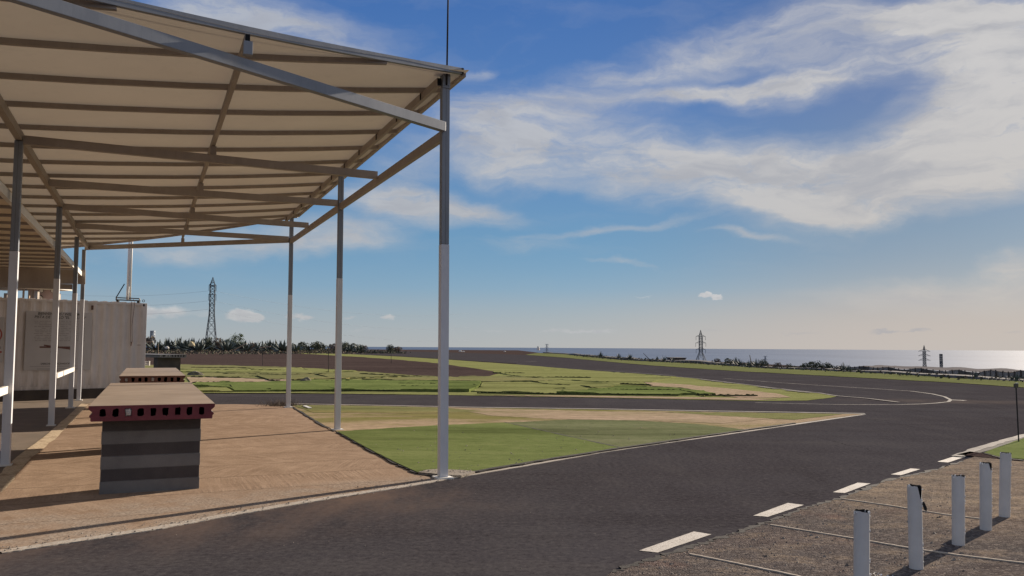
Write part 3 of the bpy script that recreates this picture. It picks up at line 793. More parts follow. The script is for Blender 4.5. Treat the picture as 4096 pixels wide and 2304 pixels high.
for q in ([(1608, 1386), (1655, 1391), (1790, 1345), (1745, 1338)], [(1895, 1298), (1932, 1301), (2022, 1271), (1982, 1266)], [(2095, 1239), (2125, 1241), (2190, 1217), (2157, 1215)],
          [(2241, 1194), (2266, 1196), (2315, 1181), (2291, 1179)], [(2358, 1162), (2385, 1164), (2460, 1139), (2440, 1136)]):
    sheet('track_marking', q, .004, 'road_paint', .35, 10, int(q[0][0]))
# cords laid across the gravel
for lab, P in (("pale cord across the gravel nearest the bottom edge", [(1735, 1398), (1840, 1419), (1960, 1444), (2100, 1475)]), ("long pale cord crossing the gravel between the bollards", [(1938, 1324), (2120, 1354), (2300, 1385), (2420, 1402), (2576, 1421), (2700, 1438)]),
               ("faint pale cord on the gravel beside the short dashes", [(2118, 1258), (2230, 1274), (2380, 1298), (2480, 1310)])):
    mb = MB(); mb.path([Vector((p.x, p.y, .0145 + random.uniform(-.001, .001))) for p in gp(P, 14)], .017, .009)
    tag(mb.build('ground_cord', 'pale_cord'), lab, 'cord')

# ------------------------------------------------------------------ main canopy
def cv(u, v, z=0.): 
    p = UV_O + UU * u + VV * v
    return Vector((p.x, p.y, z))
U3, V3 = Vector((UU.x, UU.y, 0)), Vector((VV.x, VV.y, 0))
def zr(v): return 5.02 - .137 * v + .0078 * v * v
def near(v): return -.2 - .42 * v
def far(v): return 12.62 + .93 * v
VMAX = 8.2
can = thing('canopy', "tall open sunshade of galvanized steel posts with a sloping beige canvas roof", 'canopy', cv(6, 2.5))
# canvas: sags a little between the purlins
PURL = [.6 + 1.16 * k for k in range(-4, 17)]
mb = MB(); nu, nv = 160, 30
for i in range(nu + 1):
    for j in range(nv + 1):
        v = -.24 + (VMAX + .24) * j / nv
        a, b = near(max(v, 0)) - .03, far(v)
        u = a + (b - a) * i / nu
        ph = ((u - .6) / 1.16) % 1.0
        mb.v.append(tuple(cv(u, v, zr(v) + .012 - .028 * math.sin(math.pi * ph) + .006 * noise.noise(Vector((u * 2, v * 1.3, 0))))))
for i in range(nu):
    for j in range(nv):
        k = i * (nv + 1) + j
        mb.f.append((k, k + 1, k + nv + 2, k + nv + 1)); mb.m.append(0)
mb.build('roof_canvas', 'canvas', can, smooth=True)
def curve_v(u, v0, v1, dz, n=8): return [cv(u, v0 + (v1 - v0) * i / n, zr(v0 + (v1 - v0) * i / n) + dz) for i in range(n + 1)]
for u in PURL:
    v0, v1 = -.2, VMAX
    if u < -.28: v0 = max(v0, (-.2 - u) / .42 + .05)
    if u > 12.5: v0 = max(v0, (u - 12.62) / .93 + .05)
    if v0 < VMAX - .5:
        mb = MB(); mb.path(curve_v(u, v0, v1, -.035), .055, .06); mb.build('purlin', 'primed_steel', can)
def edge_rail(fn, vs, dz, w, h, name, mat):
    mb = MB(); mb.path([cv(fn(v), v, zr(v) + dz) for v in vs], w, h); return mb.build(name, mat, can)
er = edge_rail(near, [-.16, .5, 1, 1.5, 2, 2.5, 3, 3.5, 4, 4.6, 5.2, 6, 7, VMAX], .0, .05, .075, 'front_rail', 'galvanized')
mb = MB(); p = cv(near(-.16) - .004, -.165, zr(-.16)); d = (cv(near(-.16), -.16) - cv(near(.5), .5)).normalized()
mb.box(p + d * .012, .028, .05, .076, d, Vector((0, 0, 1)).cross(d)); mb.build('rail_end', 'tube_hollow', er)
edge_rail(far, [-.2, 1, 2, 3, 4, 5, 6, 7, VMAX], -.03, .05, .075, 'rear_rail', 'primed_steel')
mb = MB(); mb.bar(cv(near(-.2) + .02, -.22, zr(-.2) - .02), cv(far(-.2), -.22, zr(-.2) - .02), .05, .07); mb.build('side_rail', 'primed_steel', can)
# eaves and ridge tubes under the purlins
mb = MB(); mb.bar(cv(-.02, .085, zr(0) - .115), cv(12.5, .085, zr(0) - .115), .05, .10); eb = mb.build('eave_beam', 'primed_steel', can)
mb = MB(); mb.box(cv(-.026, .085, zr(0) - .115), .012, .044, .09, U3, -V3); mb.build('beam_end', 'tube_hollow', eb)
zm = zr(2.52) - .065
mb = MB(); mb.bar(cv(near(2.52) - .12, 2.52, zm - .06), cv(far(2.52), 2.52, zm - .05), .05, .10); rb = mb.build('middle_beam', 'primed_steel', can)
mb = MB(); mb.box(cv(near(2.52) - .126, 2.52, zm - .06), .012, .043, .088, U3, -V3); mb.build('beam_end', 'tube_hollow', rb)
mb = MB(); mb.bar(cv(-2.9, 5.0, zr(5) - .125), cv(17.2, 5.0, zr(5) - .125), .08, .12); mb.build('eave_beam', 'primed_steel', can)
for u in PURL:          # little lugs holding the purlins to the eave tube
    if -.1 < u < 12.4:
        mb = MB(); mb.box(cv(u + .05, .115, zr(0) - .115), .006, .02, .10, U3, -V3); mb.build('lug', 'black_metal', eb)
# posts
def post(u, v, top, pw=.21, paint=2.86):
    mb = MB(); mb.box(cv(u, v, (paint + top) / 2), .10, .10, top - paint, U3, -V3)
    o = mb.build('post', 'galvanized', can, bevel=.008)
    mb = MB(); mb.box(cv(u, v, paint / 2 + .006), .106, .106, paint - .012, U3, -V3); mb.build('painted_sleeve', 'painted_steel', o, bevel=.008)
    mb = MB(); mb.box(cv(u, v, .012), pw, pw, .024, U3, -V3)
    mb.build('base_plate', 'white_enamel', o, bevel=.004)
    mb = MB()
    mb.bar(cv(u - .0502, v, paint), cv(u - .0502, v, top), .002, .0022, V3); mb.build('seam', 'black_metal', o)
    return o
P1 = post(0, 0, zr(0) + .005)
post(6.2, -.02, zr(0) - .07, paint=2.9); post(12.35, -.04, zr(0) - .07, paint=2.92)
post(-2.87, 5.0, zr(5) - .19); post(3.10, 5.0, zr(5) - .19, .16, 2.84); post(8.97, 5.02, zr(5) - .19, .16, 2.9); post(13.98, 5.06, zr(5) - .19, .22, 2.9); post(17.08, 5.09, zr(5) - .19, .2, 2.9)
# plate and rod at the head of the corner post
mb = MB(); mb.box(cv(-.058, 0, 4.93), .012, .098, .20, U3, -V3)
for a, b in ((-.03, .07), (.03, .07), (-.03, -.07), (.03, -.07)): mb.tube(cv(-.064, a, 4.93 + b), cv(-.074, a, 4.93 + b), .008)
mb.build('head_plate', 'galvanized', P1)
mb = MB(); mb.tube(cv(-.078, .004, 4.86), cv(-.07, -.045, 9.2), .011, 8); mb.build('rod', 'black_metal', P1, smooth=True)
mb = MB(); mb.bar(cv(.05, 0, 4.25), cv(12.3, -.03, 4.33), .06, .12); mb.build('side_chord', 'primed_steel', can)
TIE = 4.36
def tie(a, b, mat='galvanized'):
    mb = MB(); mb.bar(a, b, .08, .12); return mb.build('tie_beam', mat, can, bevel=.005)
tie(cv(-.05, .03, 4.33), cv(-2.30, 4.95, 4.45))
tie(cv(3.22, .03, TIE - .02), cv(3.10, 4.95, TIE), 'primed_steel'); tie(cv(6.2, .04, TIE), cv(6.33, 4.95, TIE), 'primed_steel'); tie(cv(9.44, .03, TIE), cv(9.0, 4.95, TIE), 'primed_steel')
tie(cv(12.33, .03, TIE + .03), cv(12.1, 4.95, TIE + .03), 'primed_steel'); tie(cv(12.4, .0, TIE), cv(17.05, 5.05, TIE + .03), 'primed_steel')
for u in (-1.43, 3.2, 6.27, 9.25, 12.22):
    z1 = zm - .11; 
    mb = MB(); mb.box(cv(u, 2.52, (TIE + .055 + z1) / 2), .075, .085, z1 - TIE - .055, U3, -V3); mb.build('stub', 'galvanized' if u < 0 else 'primed_steel', can, bevel=.004)
mb = MB(); mb.box(cv(14.8, 2.52, (TIE + .055 + zm - .11) / 2), .075, .085, zm - .11 - TIE - .055, U3, -V3); mb.build('stub', 'primed_steel', can)
# waist-high rails between the rear posts
for a, b, z in ((-2.82, 3.04, 1.0), (9.03, 13.92, .98)):
    mb = MB(); mb.bar(cv(a, 4.97, z), cv(b, 5.02, z), .05, .10); mb.build('hand_rail', 'white_enamel', can, bevel=.004)

# ------------------------------------------------------------------ lower canopy behind the rear posts
low = thing('low_canopy', "lower shade roof behind the rear row of posts, its edge beam lit by the sun", 'canopy', cv(8, 8))
def lz(v): return 3.66 - .02 * (v - 5.1)
mb = MB()
for i in range(41):
    for j in range(9):
        v = 5.12 + 6 * j / 8; u = -3 + 19.6 * i / 40
        mb.v.append(tuple(cv(u, v, lz(v) + .05)))
for i in range(40):
    for j in range(8):
        k = i * 9 + j; mb.f.append((k, k + 1, k + 10, k + 9)); mb.m.append(0)
mb.build('roof_canvas', 'canvas', low)
mb = MB(); mb.bar(cv(-3, 5.12, 3.60), cv(16.6, 5.12, 3.60), .06, .13); mb.build('edge_beam', 'white_enamel', low, bevel=.004)
for k in range(21):
    u = -2.6 + .93 * k
    mb = MB(); mb.bar(cv(u, 5.15, lz(5.15) + .025), cv(u, 11.1, lz(11.1) + .025), .05, .042); mb.build('purlin', 'primed_steel', low)
mb = MB(); mb.bar(cv(16.62, 5.0, 3.51), cv(16.62, 11.1, 3.40), .05, .40); mb.build('end_board', 'primed_steel', low)
mb = MB(); mb.bar(cv(14.0, 5.12, 3.06), cv(14.0, 11.1, 3.06), .06, .13); mb.build('tie_beam', 'primed_steel', low)
for u in (-2.5, 4, 10, 16.4):
    mb = MB(); mb.box(cv(u, 11.0, 1.8), .10, .10, 3.6, U3, -V3); mb.build('post', 'painted_steel', low)

# both shade roofs lean a third of a degree towards the yard
def lean(root, k=.006):
    for o in root.children_recursive:
        if o.type == 'MESH':
            for v in o.data.vertices: v.co.x -= k * v.co.z
lean(can); lean(low)

# ------------------------------------------------------------------ benches: hollow-core slabs on block walls
def rrect(w, h, r, n=4):
    out = []
    for cx, cy, a0 in ((w / 2 - r, h / 2 - r, 0), (-w / 2 + r, h / 2 - r, 90), (-w / 2 + r, -h / 2 + r, 180), (w / 2 - r, -h / 2 + r, 270)):
        for i in range(n):
            t = math.radians(a0 + 90 * i / (n - 1)); out.append((cx + r * math.cos(t), cy + r * math.sin(t)))
    return out
def bench(name, label, org, ax, ay, L, Wd, z0, z1, mats, plug, seed, walls, courses, wallmats, wallw=1.0):
    # org: front right corner on the ground, ax: along the slab, ay: across it to the left
    r = random.Random(seed)
    root = thing(name, label, 'bench', org + ax * (L / 2) + ay * (Wd / 2), 0, 'concrete slab benches')
    T = z1 - z0
    def pt(a, b, z): return org + ax * a + ay * b + Vector((0, 0, z))
    # side profile with a keyway groove, right side then left
    prof = [(0, 1), (.0, .80), (.012, .72), (.035, .60), (.035, .50), (.012, .40), (.008, .30), (.022, .24), (.022, .04), (.03, 0)]
    mb = MB()
    ring = [(b, z0 + T * t) for b, t in prof] + [(Wd - b, z0 + T * t) for b, t in reversed(prof)]
    i0 = len(mb.v)
    for a in (0, L):
        mb.v += [tuple(pt(a, b, z)) for b, z in ring]
    n = len(ring)
    for i in range(n):
        j = (i + 1) % n
        mb.f.append((i0 + i, i0 + j, i0 + n + j, i0 + n + i)); mb.m.append(0 if i == n - 1 else 1)
    mb.f.append(tuple(range(i0 + n, i0 + 2 * n))); mb.m.append(1)
    # front face: nine cells with a rounded hole, each hole runs back into the slab
    mb.k = 2
    nc = 9; m0 = .075; cw = (Wd - 2 * m0) / nc; hz = (z0 + z1) / 2 + T * .04
    ztop, zbot = z1, z0
    def front(b, z): return pt(0, b, z)
    mb.face([front(b, z) for b, z in [(0, z1), (m0, z1), (m0, z0), (.03, z0)] + []][:1] + [front(b, z0 + T * t) for b, t in prof[1:]] + [front(m0, z0), front(m0, z1)])
    mb.face([front(Wd, z1)] + [front(Wd - b, z0 + T * t) for b, t in prof[1:]] + [front(Wd - m0, z0), front(Wd - m0, z1)])
    holes = []
    for c in range(nc):
        bc = m0 + cw * (c + .5); hw, hh = cw * r.uniform(.44, .52), T * r.uniform(.46, .56)
        hole = [(bc + x + r.uniform(-.006, .006), hz + y + r.uniform(-.006, .006)) for x, y in rrect(hw, hh, min(hw, hh) * .28)]
        N_ = len(hole); sq = []
        for k in range(N_):
            q, t = divmod(k, 4); cs = ((bc + cw / 2, ztop), (bc - cw / 2, ztop), (bc - cw / 2, zbot), (bc + cw / 2, zbot))
            # outer loop follows the cell square, corners stay at the corners
            mid = {0: (bc + cw / 2, hz), 1: (bc, ztop), 2: (bc - cw / 2, hz), 3: (bc, zbot)}
            A, B, C_ = mid[q], cs[q], mid[(q + 1) % 4]
            sq.append([A, B, B, C_][t] if t in (0, 3) else B)
        for k in range(N_):
            j = (k + 1) % N_
            pts = [front(*sq[k]), front(*sq[j]), front(*hole[j]), front(*hole[k])]
            if (Vector(pts[0]) - Vector(pts[1])).length < 1e-6: pts = [pts[0], pts[2], pts[3]]
            mb.face(pts)
        holes.append((c, hole, bc))
    slab = mb.build('slab', mats, root)
    for c, hole, bc in holes:
        mh = MB()
        if c in plug:
            i0 = 0; d = -.012 if plug[c] else .02
            mh.v = [tuple(pt(.03, b, z)) for b, z in hole] + [tuple(pt(d * .2, bc + (b - bc) * .75, hz + (z - hz) * .75)) for b, z in hole] + [tuple(pt(d, bc, hz))]
            m_ = len(hole)
            for k in range(m_):
                j = (k + 1) % m_
                mh.f.append((k, j, m_ + j, m_ + k)); mh.f.append((m_ + k, m_ + j, 2 * m_)); mh.m += [0, 0]
            mh.build('mortar_plug', 'mortar_plug', slab)
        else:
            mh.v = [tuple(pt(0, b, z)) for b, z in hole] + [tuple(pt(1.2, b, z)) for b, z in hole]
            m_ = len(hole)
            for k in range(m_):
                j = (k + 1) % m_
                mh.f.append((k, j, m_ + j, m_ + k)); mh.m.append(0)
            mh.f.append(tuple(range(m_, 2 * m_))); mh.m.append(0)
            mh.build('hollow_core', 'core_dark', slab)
    ww = wallw
    for a in walls:
        mw = MB(); ch = z0 / courses
        for k in range(courses):
            mw.k = k % 2 
            o_ = .004 * (k % 2)
            mw.hexa([pt(a + o_, (Wd - ww) / 2 + o_, k * ch), pt(a + .37 - o_, (Wd - ww) / 2 + o_, k * ch), pt(a + .37 - o_, (Wd + ww) / 2 - o_, k * ch), pt(a + o_, (Wd + ww) / 2 - o_, k * ch)],
                    [pt(a + o_, (Wd - ww) / 2 + o_, (k + 1) * ch - .0005), pt(a + .37 - o_, (Wd - ww) / 2 + o_, (k + 1) * ch - .0005), pt(a + .37 - o_, (Wd + ww) / 2 - o_, (k + 1) * ch - .0005), pt(a + o_, (Wd + ww) / 2 - o_, (k + 1) * ch - .0005)])
        mw.build('block_wall', wallmats, root, bevel=.004)
    return root
bench('bench', "nearest concrete slab bench with its hollow end painted dark red, on a striped block wall", cv(.03, 2.64), U3, V3, 5.65, 1.24, .80, .962, ['slab_top', 'slab_side', 'red_paint'], {6: 1}, 3, (.27, 4.2), 6, ['block_grey', 'block_dark'])
bench('bench', "brown-ended concrete slab bench between the nearest red bench and the grey one", cv(8.75, 2.60), U3, V3, 6.4, 1.24, .81, .972, ['slab_top', 'slab_side', 'brick_paint'], {8: 0, 4: 1}, 5, (.27, 5.0), 6, ['block_grey', 'block_dark'])
q = gy(470, 899, 40.)
a3 = Vector((-.62, .785, 0)); b3 = Vector((-.97, -.24, 0)).normalized()
a3 = Vector((b3.y, -b3.x, 0)); a3 = a3 if a3.y > 0 else -a3
bench('bench', "all-grey concrete slab bench farthest away, beyond the corner of the white container", Vector((q.x, q.y, 0)), (a3 * .80 + b3 * .60).normalized(), b3, 5.5, 1.30, .99, 1.15, ['slab_grey', 'slab_side', 'slab_side'], {5: 1, 6: 1, 8: 0}, 8, (.3, 4.5), 6, ['block_dark', 'block_dark'], 1.05)

# ------------------------------------------------------------------ container
CA = math.radians(44.0)
cd = Vector((math.cos(CA), math.sin(CA), 0)); cn = Vector((cd.y, -cd.x, 0))     # along the long side, outward (towards the yard)
CC = Vector((-11.37, 25.70, 0)); CL, CWd, CB, CT = 6.06, 2.44, .30, 2.89
con = thing('container', "white corrugated shipping container with a notice sheet, standing on a dark plinth", 'container', CC - cd * (CL / 2) - cn * (CWd / 2))
def cp(s, z, out=0.): return CC - cd * s + cn * out + Vector((0, 0, z))   # s: metres left of the right corner
def wavy(p0, d, nrm, length, z0, z1, name):
    mb = MB(); prof = []; s = .16; per = .278; dp = .034
    prof.append((0.12, 0))
    while s + per < length - .12:
        prof += [(s, 0), (s + .068, -dp), (s + .139, -dp), (s + .207, 0)]
        s += per
    prof.append((length - .12, 0))
    for a, b in zip(prof, prof[1:]):
        P = [p0 - d * a[0] + nrm * a[1], p0 - d * b[0] + nrm * b[1]]
        mb.face([P[0] + Vector((0, 0, z0)), P[1] + Vector((0, 0, z0)), P[1] + Vector((0, 0, z1)), P[0] + Vector((0, 0, z1))])
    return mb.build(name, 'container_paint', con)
wavy(CC - cn * .01, cd, cn, CL, CB + .10, CT - .07, 'side_wall')
wavy(CC - cn * CWd + cn * .01, cd, -cn, CL, CB + .10, CT - .07, 'side_wall')
wavy(CC - cd * .0 - cd * .01, cn, cd, CWd, CB + .10, CT - .07, 'end_wall')
wavy(CC - cd * (CL - .01), cn, -cd, CWd, CB + .10, CT - .07, 'end_wall')
for s in (.06, CL - .06):
    for w in (.06, CWd - .06):
        mb = MB(); mb.box(CC - cd * s - cn * w + Vector((0, 0, (CB + CT) / 2)), .12, .12, CT - CB - .24, cd, cn); mb.build('corner_post', 'container_paint', con, bevel=.004)
for z, h in ((CB + .05, .10), (CT - .035, .07)):
    for w in (.035, CWd - .035):
        mb = MB(); mb.box(CC - cd * (CL / 2) - cn * w + Vector((0, 0, z)), CL - .36, .06, h, cd, cn); mb.build('frame_rail', 'container_paint', con)
    for s in (.035, CL - .035):
        mb = MB(); mb.box(CC - cd * s - cn * (CWd / 2) + Vector((0, 0, z)), .06, CWd - .36, h, cd, cn); mb.build('frame_rail', 'container_paint', con)
mb = MB(); k = 0
s = .3
while s < CL - .3:
    mb.hexa([cp(s, CT - .02, -.05), cp(s + .16, CT - .02, -.05), cp(s + .16, CT - .02, -CWd + .05), cp(s, CT - .02, -CWd + .05)], [cp(s + .03, CT + .022, -.05), cp(s + .13, CT + .022, -.05), cp(s + .13, CT + .022, -CWd + .05), cp(s + .03, CT + .022, -CWd + .05)])
    s += .278
mb.box(CC - cd * (CL / 2) - cn * (CWd / 2) + Vector((0, 0, CT - .03)), CL - .1, CWd - .1, .02, cd, cn)
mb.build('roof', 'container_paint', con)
for s in (.09, CL - .09):
    for w in (.09, CWd - .09):
        for z in (CB + .06, CT - .06):
            mb = MB(); mb.box(CC - cd * s - cn * w + Vector((0, 0, z)), .182, .182, .122, cd, cn)
            c_ = mb.build('corner_casting', 'container_paint', con, bevel=.006)
            if w < 1 and s < 1:
                mb = MB()
                ctr = cp(.10, z, .0025)
                pts = [ctr - cd * (.030 * math.cos(t)) + Vector((0, 0, .042 * math.sin(t))) for t in [2 * math.pi * i / 16 for i in range(16)]]
                mb.hexa([p - cn * .003 for p in pts], pts); mb.build('lashing_hole', 'core_dark', c_)
mb = MB(); mb.box(CC - cd * (CL / 2) - cn * (CWd / 2) + Vector((0, 0, CB / 2)), CL + .1, CWd + .1, CB - .004, cd, cn)
tag(mb.build('plinth', 'plinth'), "dark plinth under the white container", 'plinth')
def sp(x, y):      # a point of the photo on the container's long side -> metres left of its corner, height
    d = ray(x, y); t = (CC - EYE).dot(cn) / d.dot(cn); p = EYE + d * t
    return (CC - p).dot(cd), p.z
# marks: door latch plate, dark patch, bracket
s0, z0 = sp(232, 774)
mb = MB(); mb.box(cp(s0, z0, .012), .055, .024, .13, cd, cn); mb.build('patch', 'rusty_iron', con)
s0, z0 = sp(349, 868)
mb = MB(); mb.box(cp(s0, z0, .006), .10, .012, .014, cd, cn); mb.build('scratch', 'rusty_iron', con)
# notice sheet with its lettering
sL, zT = sp(66, 782); sR, zB = sp(226, 930)
_, zB2 = sp(222, 934)
mb = MB(); mb.box(cp((sL + sR) / 2, (zT + zB) / 2, .012), abs(sL - sR), .022, zT - zB, cd, cn)
sign = mb.build('notice_sheet', 'sign_sheet', con, bevel=.002)
SF = .0245
def text(s_, x, y, hpx, mat, parent, wide=1.0, shear=0., align='CENTER', wpx=None, name='lettering'):
    cu = bpy.data.curves.new('t', 'FONT'); cu.body = s_; cu.align_x = align; cu.align_y = 'CENTER'; cu.shear = shear; cu.extrude = .002
    cu.offset = .012
    o = bpy.data.objects.new('t', cu); COL.objects.link(o)
    bpy.context.view_layer.update()
    me = bpy.data.meshes.new_from_object(o.evaluated_get(bpy.context.evaluated_depsgraph_get()))
    bpy.data.objects.remove(o)
    sx, zz = sp(x, y); _, z2 = sp(x, y + hpx)
    hgt = abs(zz - z2) / .72
    xs = [v.co.x for v in me.vertices]; w0 = max(xs) - min(xs)
    kx = hgt * wide
    if wpx:
        a, _ = sp(x - wpx / 2, y); b, _ = sp(x + wpx / 2, y); kx = abs(a - b) / w0
    for v in me.vertices:
        p = cp(sx, zz, SF) + cd * (v.co.x * kx) + Vector((0, 0, v.co.y * hgt)) + cn * v.co.z
        v.co = p
    me.materials.append(MATS[mat])
    t = bpy.data.objects.new(name, me); COL.objects.link(t)
    t.parent = parent; t.matrix_parent_inverse = parent.matrix_world.inverted()
    return t
text("BIENVENIDOS / WELCOME", 151, 790.5, 6.6, 'sign_ink', sign, wpx=112, shear=.2)
text('PISTA DE VUELO "EL VELUTO"', 152, 799, 6.6, 'sign_ink', sign, wpx=130, shear=.2)
text("DESCHILE CACHADOR J", 141, 915, 4.4, 'sign_ink', sign, wpx=77)
rr = random.Random(4)
mb = MB()
for k in range(12):
    y = 808 + 4.45 * k
    x = 86 + rr.uniform(-2, 3)
    while x < 212:
        w = rr.uniform(4, 13)
        a, z = sp(x, y); b, _ = sp(min(x + w, 213), y)
        if rr.random() < .9: mb.box(cp((a + b) / 2, z, SF), abs(a - b), .003, .017, cd, cn)
        x += w + rr.uniform(1.2, 3)
mb.build('small_print', 'sign_ink_pale', sign)
for y, xa, xb in ((922, 74, 208), (928, 92, 205)):
    mb = MB(); a, z = sp(xa, y); b, _ = sp(xb, y); mb.box(cp((a + b) / 2, z, SF), abs(a - b), .003, .013, cd, cn); mb.build('foot_line', 'sign_ink_pale', sign)
mb = MB()
for (xa, ya), (xb, yb), w in (((99, 873.2), (181, 873.6), .045), ((110, 868.5), (181, 878.5), .04)):
    a, z = sp(xa, ya); b, z2 = sp(xb, yb); mb.bar(cp(a, z, SF + .002 * (w < .045)), cp(b, z2, SF + .002 * (w < .045)), .003, w)
a, z = sp(126, 885); mb.bar(cp(a, z, SF), cp(sp(134, 885.4)[0], z - .01, SF), .003, .03)
mb.build('runway_sketch', 'sign_ink_brown', sign)
# second notice, mostly outside the picture: red ring with a bar
sL2, _ = sp(8, 850)
mb = MB(); mb.box(cp(sL2 + .50, 1.72, .012), 1.0, .022, 1.25, cd, cn)
sg2 = mb.build('warning_sheet', 'sign_sheet', con)
mb = MB(); ctr = cp(sL2 + .27, 1.86, SF); R_ = .24
for i in range(28):
    t, t2 = 2 * math.pi * i / 28, 2 * math.pi * (i + 1) / 28
    f_ = lambda t, r: ctr + cd * (r * math.cos(t)) + Vector((0, 0, r * math.sin(t)))
    mb.face([f_(t, R_), f_(t2, R_), f_(t2, R_ - .035), f_(t, R_ - .035)])
mb.bar(f_(2.4, R_ - .03), f_(2.4 + math.pi, R_ - .03), .004, .035)
mb.build('red_ring', 'sign_ink_red', sg2)
mb = MB(); mb.box(cp(sL2 + .30, 1.38, SF), .55, .004, .05, cd, cn); mb.build('red_line', 'sign_ink_red', sg2)
mb = MB(); mb.box(cp(sL2 + .30, 1.50, SF), .5, .004, .07, cd, cn); mb.build('lettering', 'sign_ink_pale', sg2)
# white bracket at the foot of the corner
b0 = CC + cd * .0 - cn * .06 + Vector((0, 0, 1.05))
zz = 1.6 - (914 - 868) / 2076 * 25.9
mb = MB()
mb.bar(CC + cd * .0 - cn * .06 + Vector((0, 0, zz)), CC + cd * .13 - cn * .06 + Vector((0, 0, zz + .0)), .03, .03)
mb.bar(CC + cd * .0 - cn * .06 + Vector((0, 0, zz + .05)), CC + cd * .15 - cn * .06 + Vector((0, 0, zz + .05)), .03, .025)
mb.bar(CC + cd * .0 - cn * .06 + Vector((0, 0, zz - .05)), CC + cd * .15 - cn * .06 + Vector((0, 0, zz - .05)), .03, .025)
mb.bar(CC + cd * .15 - cn * .06 + Vector((0, 0, zz + .07)), CC + cd * .15 - cn * .06 + Vector((0, 0, zz - .07)), .03, .03)
mb.build('bracket', 'white_enamel', con)
# mast on the roof, with its frame and halyard
s1, _ = sp(334, 760)
def mp(ds, z, out): return cp(s1 - ds, CT + z, out)
mast = thing('mast', "white windsock mast on the container roof behind the canopy's rear beam", 'mast', mp(0, 0, -.45))
mb = MB(); mb.tube(mp(0, .10, -.45), mp(0, 3.1, -.45), .045, 14); mb.build('pole', 'painted_steel', mast, smooth=True)
mb = MB(); mb.tube(mp(.066, .10, -.42), mp(.060, 2.6, -.42), .022, 10); mb.build('sunlit_side', 'white_enamel', mast, smooth=True)  # white tube added as the sunlit right side of the grey pole
mb = MB(); mb.tube(mp(-.03, .08, -.33), mp(-.02, .52, -.33), .016, 8); mb.build('thin_pipe', 'white_enamel', mast, smooth=True)
mb = MB(); mb.bar(mp(-.34, .16, -.40), mp(.34, .16, -.40), .03, .03); mb.bar(mp(-.38, .09, -.33), mp(.34, .09, -.33), .03, .035); mb.bar(mp(-.37, .09, -.36), mp(-.35, .17, -.38), .03, .03); mb.bar(mp(.34, .09, -.36), mp(.33, .17, -.38), .03, .03)
mb.bar(mp(-.36, .15, -.42), mp(-.12, .60, -.43), .025, .025); mb.bar(mp(-.33, .0, -.33), mp(-.33, .10, -.33), .08, .06); mb.bar(mp(.29, .0, -.33), mp(.29, .10, -.33), .08, .06)
mb.build('frame', 'black_metal', mast)
mb = MB()
for i in range(12):
    t, t2 = 2 * math.pi * i / 12, 2 * math.pi * (i + 1) / 12
    mb.bar(mp(.44 + .035 * math.cos(t), .09 + .035 * math.sin(t), -.33), mp(.44 + .035 * math.cos(t2), .09 + .035 * math.sin(t2), -.33), .014, .014)
mb.build('ring', 'black_metal', mast)
mb = MB(); sA, zA = sp(330, 868)
mb.pathtube([mp(-.03, .16, -.2), mp(-.04, .02, .012), cp(s1 + .05, 2.2, .01), cp(sA + .02, zA + .08, .012)], .006, 5)
mb.pathtube([mp(.07, .16, -.2), mp(.06, .02, .012), cp(s1 - .0, 2.2, .01), cp(sA - .03, zA + .1, .012)], .006, 5)
mb.tube(cp(sA, zA + .10, .014), cp(sA + .01, zA - .03, .014), .02, 8, .012); mb.build('halyard', 'rusty_iron', mast)

# pink tower and a stack of odds and ends seen over the container
q = gy(111, 735, 31.)
tw = thing('tower', "pinkish rendered square tower with small spotlights behind the container", 'tower', (q.x, q.y, 0), math.radians(20))
tx, ty = Vector((math.cos(math.radians(20)), math.sin(math.radians(20)), 0)), Vector((-math.sin(math.radians(20)), math.cos(math.radians(20)), 0))
T0 = Vector((q.x, q.y, 0))
mb = MB(); mb.box(T0 + Vector((0, 0, 2.15)), .86, .86, 4.3, tx, ty); mb.build('wall', 'pink_render', tw)
mb = MB(); mb.box(T0 + Vector((0, 0, 4.34)), .98, .98, .08, tx, ty); mb.build('cap', 'white_plaster', tw)
mb = MB(); mb.box(T0 + tx * .44 - ty * .40 + Vector((0, 0, 1.9)), .05, .10, 3.7, tx, ty); mb.build('white_edge', 'white_plaster', tw)
for dx, z in ((-.02, 3.36), (.38, 3.62), (.0, 3.62)):
    mb = MB(); c = T0 + tx * dx - ty * .46 + Vector((0, 0, z)); mb.tube(c, c - ty * .10 - Vector((0, 0, .04)), .06, 10, .085); sl = mb.build('spotlight', 'black_metal', tw)
    mb = MB(); mb.tube(c - ty * .101 - Vector((0, 0, .041)), c - ty * .108 - Vector((0, 0, .044)), .07, 10); mb.build('lens', 'white_plaster', sl)
q = gy(40, 742, 29.5)
sh = thing('lookout', "small timber lookout with a blue cloth seen over the left end of the container", 'hut', (q.x, q.y, 0))
B0 = Vector((q.x, q.y, 0))
for dx in (-1.2, .75):
    for dy in (0, 1.4):
        mb = MB(); mb.box(B0 + Vector((dx, dy, 1.75)), .12, .12, 3.5); mb.build('leg', 'grey_timber', sh)
mb = MB(); mb.box(B0 + Vector((-.2, .7, 3.02)), 2.3, 1.7, .16); mb.build('deck', 'grey_timber', sh)
mb = MB(); mb.box(B0 + Vector((-.2, .7, 3.66)), 2.6, 2.0, .08); mb.build('roof', 'white_plaster', sh)
mb = MB()
for dx in (.3, .5, .62): mb.box(B0 + Vector((dx, -.05, 3.3)), .05, .05, .5)
mb.build('railing', 'timber', sh)
mb = MB(); mb.box(B0 + Vector((.93, -.1, 3.02)), .16, .05, .30); mb.build('cloth', 'blue_cloth', sh)
mb = MB(); mb.box(B0 + Vector((-.0, .0, 2.62)), .9, .5, .28); mb.build('crate', 'yellow_stone', sh)

